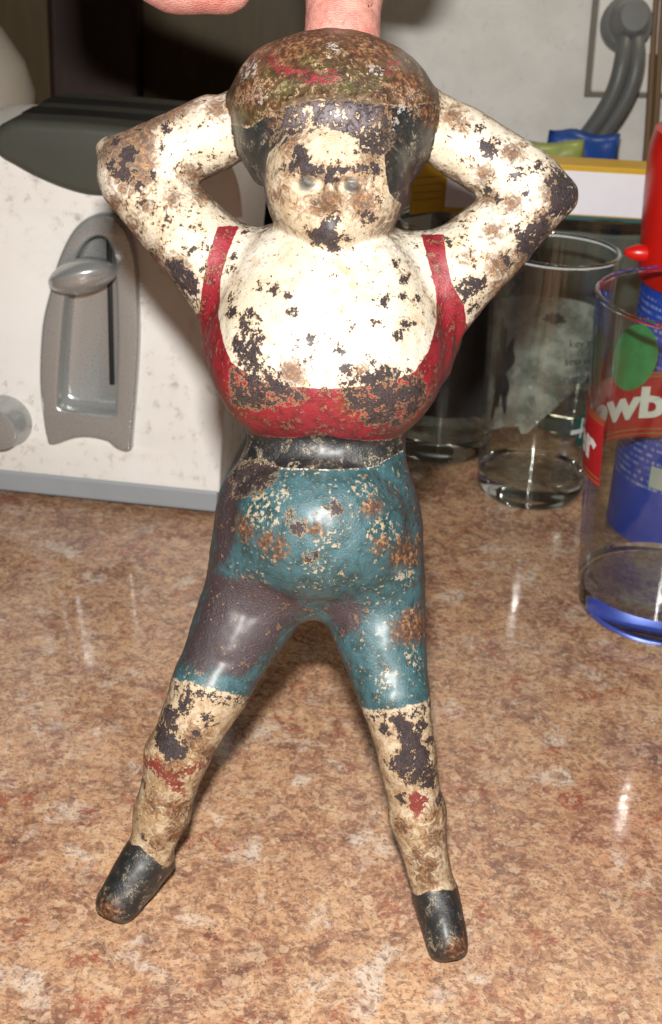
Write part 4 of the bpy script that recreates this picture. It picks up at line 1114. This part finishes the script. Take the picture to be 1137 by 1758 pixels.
    col = t.mix(t.math('MULTIPLY', pat, .9), col, t.mix(n2, (.062, .034, .037), (.032, .016, .019)))
    # --- handling dirt and painted-in side shading where the surface turns from the front
    side_shade_dirt = t.step(t.math('ADD', t.attr('f_side'), t.math('ADD', sub(n4, 2.2), sub(n2, 1.6))), .30, .95)
    col = t.mix(t.math('MULTIPLY', side_shade_dirt, .72), col, (.036, .021, .014))
    # --- rust stain
    rs = t.step(t.math('ADD', cl('f_rust', 2.4), t.math('ADD', sub(n4, 11.0), sub(n2, 7.0))), -2.2, 1.6)
    rcol = t.ramp(n2, [(.36, (.022, .009, .007)), (.47, (.075, .025, .009)), (.55, (.16, .056, .014)), (.66, (.32, .19, .085))])
    col = t.mix(t.math('MULTIPLY', rs, .88), col, rcol)
    # --- chips down to dark iron, with a pale ragged lip of undercoat
    soft = t.math('SUBTRACT', 1.0, t.math('MULTIPLY', m_cap, .55))
    ch = t.math('ADD', t.attr('f_chip'), t.math('ADD', t.math('ADD', sub(n1, 6.5), sub(n2, 8.5)), sub(n3, 3.0)))
    lip = t.step(ch, -1.0, -.15)
    col = t.mix(t.math('MULTIPLY', t.math('MULTIPLY', lip, soft), .62), col, t.mix(n3, (.48, .34, .19), (.32, .18, .08)))
    hd = t.step(t.math('ADD', t.attr('f_hem'), t.math('ADD', sub(n2, 16.0), sub(n3, 8.0))), 2.6, 3.2)
    hd = t.math('MULTIPLY', hd, t.math('SUBTRACT', 1, m_teal))
    chm = t.math('MAXIMUM', t.step(ch, -.12, .10), hd)
    spk = t.math('MULTIPLY', t.step(n3, .705, .735), t.step(nb, .42, .58))
    chm = t.math('MAXIMUM', chm, t.math('MULTIPLY', spk, .8))
    iron = t.mix(t.step(n2, .40, .64), (.013, .010, .013), (.044, .026, .025)); iron = t.mix(t.math('MULTIPLY', t.step(n3, .52, .64), .5), iron, (.075, .057, .058))
    iron = t.mix(t.math('MULTIPLY', t.step(n4, .55, .68), .6), iron, (.095, .036, .016))
    iron = t.mix(t.math('MULTIPLY', t.step(t.attr('f_fringe'), -2.0, 2.0), t.step(n2, .42, .60)), iron, (.15, .12, .13))  # lighter lavender on the fringe paints in its glossy sparkle
    col = t.mix(t.math('MULTIPLY', chm, soft), col, iron)
    # --- what is left of the painted eyes
    ea = t.math('ADD', t.attr('f_eyes'), sub(n2, 1.0))
    col = t.mix(t.math('MULTIPLY', t.step(ea, -.2, 1.0), .6), col, (.045, .03, .022))
    col = t.mix(t.math('MULTIPLY', t.step(ea, .5, 1.7), .62), col, (.035, .048, .048))
    col = t.mix(t.math('MULTIPLY', t.step(ea, 1.7, 2.2), .6), col, (.03, .036, .036))
    # stray pale crackle on the dark areas
    crk = t.math('MULTIPLY', t.math('MAXIMUM', m_black, m_cap), t.math('MULTIPLY', t.step(t.math('ABSOLUTE', t.math('SUBTRACT', n4, .53)), .012, .004), t.step(n1, .50, .60)))
    col = t.mix(t.math('MULTIPLY', crk, .85), col, (.58, .50, .36))
    # --- relief and gloss
    h = t.math('ADD', t.math('MULTIPLY', t.math('SUBTRACT', 1, chm), .62), t.math('MULTIPLY', n2, .42))
    h = t.math('ADD', h, t.math('ADD', t.math('MULTIPLY', n3, t.math('ADD', .42, t.math('MULTIPLY', t.math('MAXIMUM', chm, pat), .35))), t.math('MULTIPLY', crm, .12)))
    nrm = t.bump(h, .95, .00058)
    rough = t.math('ADD', t.math('ADD', .34, t.math('MULTIPLY', n2, .22)), t.math('ADD', t.math('MULTIPLY', rs, .32), t.math('MULTIPLY', chm, .06)))
    t.bsdf(col, rough, 0, .5, nrm, coat=t.math('MULTIPLY', .42, t.math('SUBTRACT', 1, t.math('MAXIMUM', rs, t.math('MULTIPLY', chm, .6)))), coat_rough=.36)
    return t.m
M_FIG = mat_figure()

# --- one casting, its painted regions split into parts along the paint lines
fc = V[F].mean(1); fm = lambda a: a[F].mean(1)
fx_, fz_ = fc[:, 0], fc[:, 2]
part = np.full(len(F), 0)
NAMES = ['face', 'hair', 'cap', 'chest', 'leotard', 'arm', 'arm', 'belt', 'shorts', 'leg', 'leg', 'shoe', 'shoe']
f_red, f_teal, f_shoe, f_hair, f_cap = fm(red), fm(teal), fm(shoe), fm(hair), fm(cap)
fin = {g: fm(IN[g].astype(float)) > .5 for g in IN}
part[:] = 3
part[fin['armL']] = 5; part[fin['armR']] = 6
part[fin['head']] = 0
part[fin['head'] & (f_hair > 0)] = 1; part[fin['head'] & (f_cap > 0)] = 2
part[(f_red > 0) & (fz_ > 130) & (fz_ < 202) & ~fin['head']] = 4
part[fin['low']] = 7
part[fin['low'] & (f_teal > 0)] = 8
legs = (fm(hem) <= 0) & (fz_ < 90)
part[legs & (fx_ < 2)] = 9; part[legs & (fx_ >= 2)] = 10
part[legs & (f_shoe > 0) & (fx_ < 2)] = 11; part[legs & (f_shoe > 0) & (fx_ >= 2)] = 12
LABELS = {4: 'red strapped leotard paint below the white chest', 8: 'worn teal knee-length shorts', 2: 'mottled olive and red cap'}
fig = empty('iron_figurine', FIG_AT)
fig.rotation_euler = (Matrix.Rotation(YAW, 4, 'Z') @ Matrix.Rotation(-LEAN, 4, 'X')).to_euler()
tag(fig, 'worn painted cast-iron figurine in red leotard and teal shorts, hands behind its head', 'figurine')
for i, nm in enumerate(NAMES):
    f = F[part == i]
    if not len(f): continue
    u, inv = np.unique(f, return_inverse=True); f2 = inv.reshape(f.shape)
    me = bpy.data.meshes.new(nm)
    me.vertices.add(len(u)); me.vertices.foreach_set('co', (V[u] / 1000).ravel().astype(np.float32))
    me.loops.add(f2.size); me.loops.foreach_set('vertex_index', f2.ravel().astype(np.int32))
    me.polygons.add(len(f2)); me.polygons.foreach_set('loop_start', (np.arange(len(f2)) * 4).astype(np.int32))
    me.update(); me.validate()
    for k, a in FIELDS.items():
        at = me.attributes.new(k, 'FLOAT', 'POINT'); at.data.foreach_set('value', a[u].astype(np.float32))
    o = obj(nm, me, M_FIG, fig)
    me.normals_split_custom_set_from_vertices([tuple(n) for n in N[u]])
    if i in LABELS: o['label'] = LABELS[i]

# ------------------------------------------------------------------ the hand that steadies it from behind
ax, D = sdf_grid(HAND, HAND_LO, HAND_HI, 1.0)
Vh, Fh = surface_nets(ax, D); Vh = smooth_verts(Vh, Fh, 3); Nh = vert_normals(Vh, Fh)
dh = np.array([.45 * mnoise.noise(Vector(tuple(p * .07))) + .12 * mnoise.noise(Vector(tuple(p * .4))) for p in Vh])
Vh = Vh + Nh * dh[:, None]
def mat_skin():
    t = NT('skin'); v = t.coord(1000.0)
    n = t.noise(v, .06, 4, .6); w_ = t.noise(v, .5, 4, .6); ln = t.n('ShaderNodeTexWave', wave_type='BANDS', bands_direction='Z')
    t.t.links.new(v, ln.inputs[0]); ln.inputs['Scale'].default_value = .55; ln.inputs['Distortion'].default_value = 9; ln.inputs['Detail'].default_value = 3; ln.inputs['Detail Scale'].default_value = 1.2
    c = t.mix(t.step(n, .35, .68), (.66, .33, .27), (.60, .22, .18)); c = t.mix(t.math('MULTIPLY', t.step(w_, .45, .70), .55), c, (.47, .13, .10)); c = t.mix(t.math('MULTIPLY', t.step(t.noise(v, .16, 3, .6), .48, .66), .5), c, (.72, .42, .33))
    h = t.math('ADD', t.math('MULTIPLY', ln.outputs['Fac'], .35), t.noise(v, 1.8, 3, .6))
    b = t.bsdf(c, .48, normal=t.bump(h, .7, .0004)); b.inputs['Subsurface Weight'].default_value = .25; b.inputs['Subsurface Radius'].default_value = (.004, .0015, .0008); b.inputs['Subsurface Scale'].default_value = .6
    return t.m
hand = pydata('person', Vh / 1000, Fh)
ho = obj('person', hand, mat_skin()); tag(ho, 'bare hand reaching in at the top, fingertip steadying the figurine from behind', 'person')
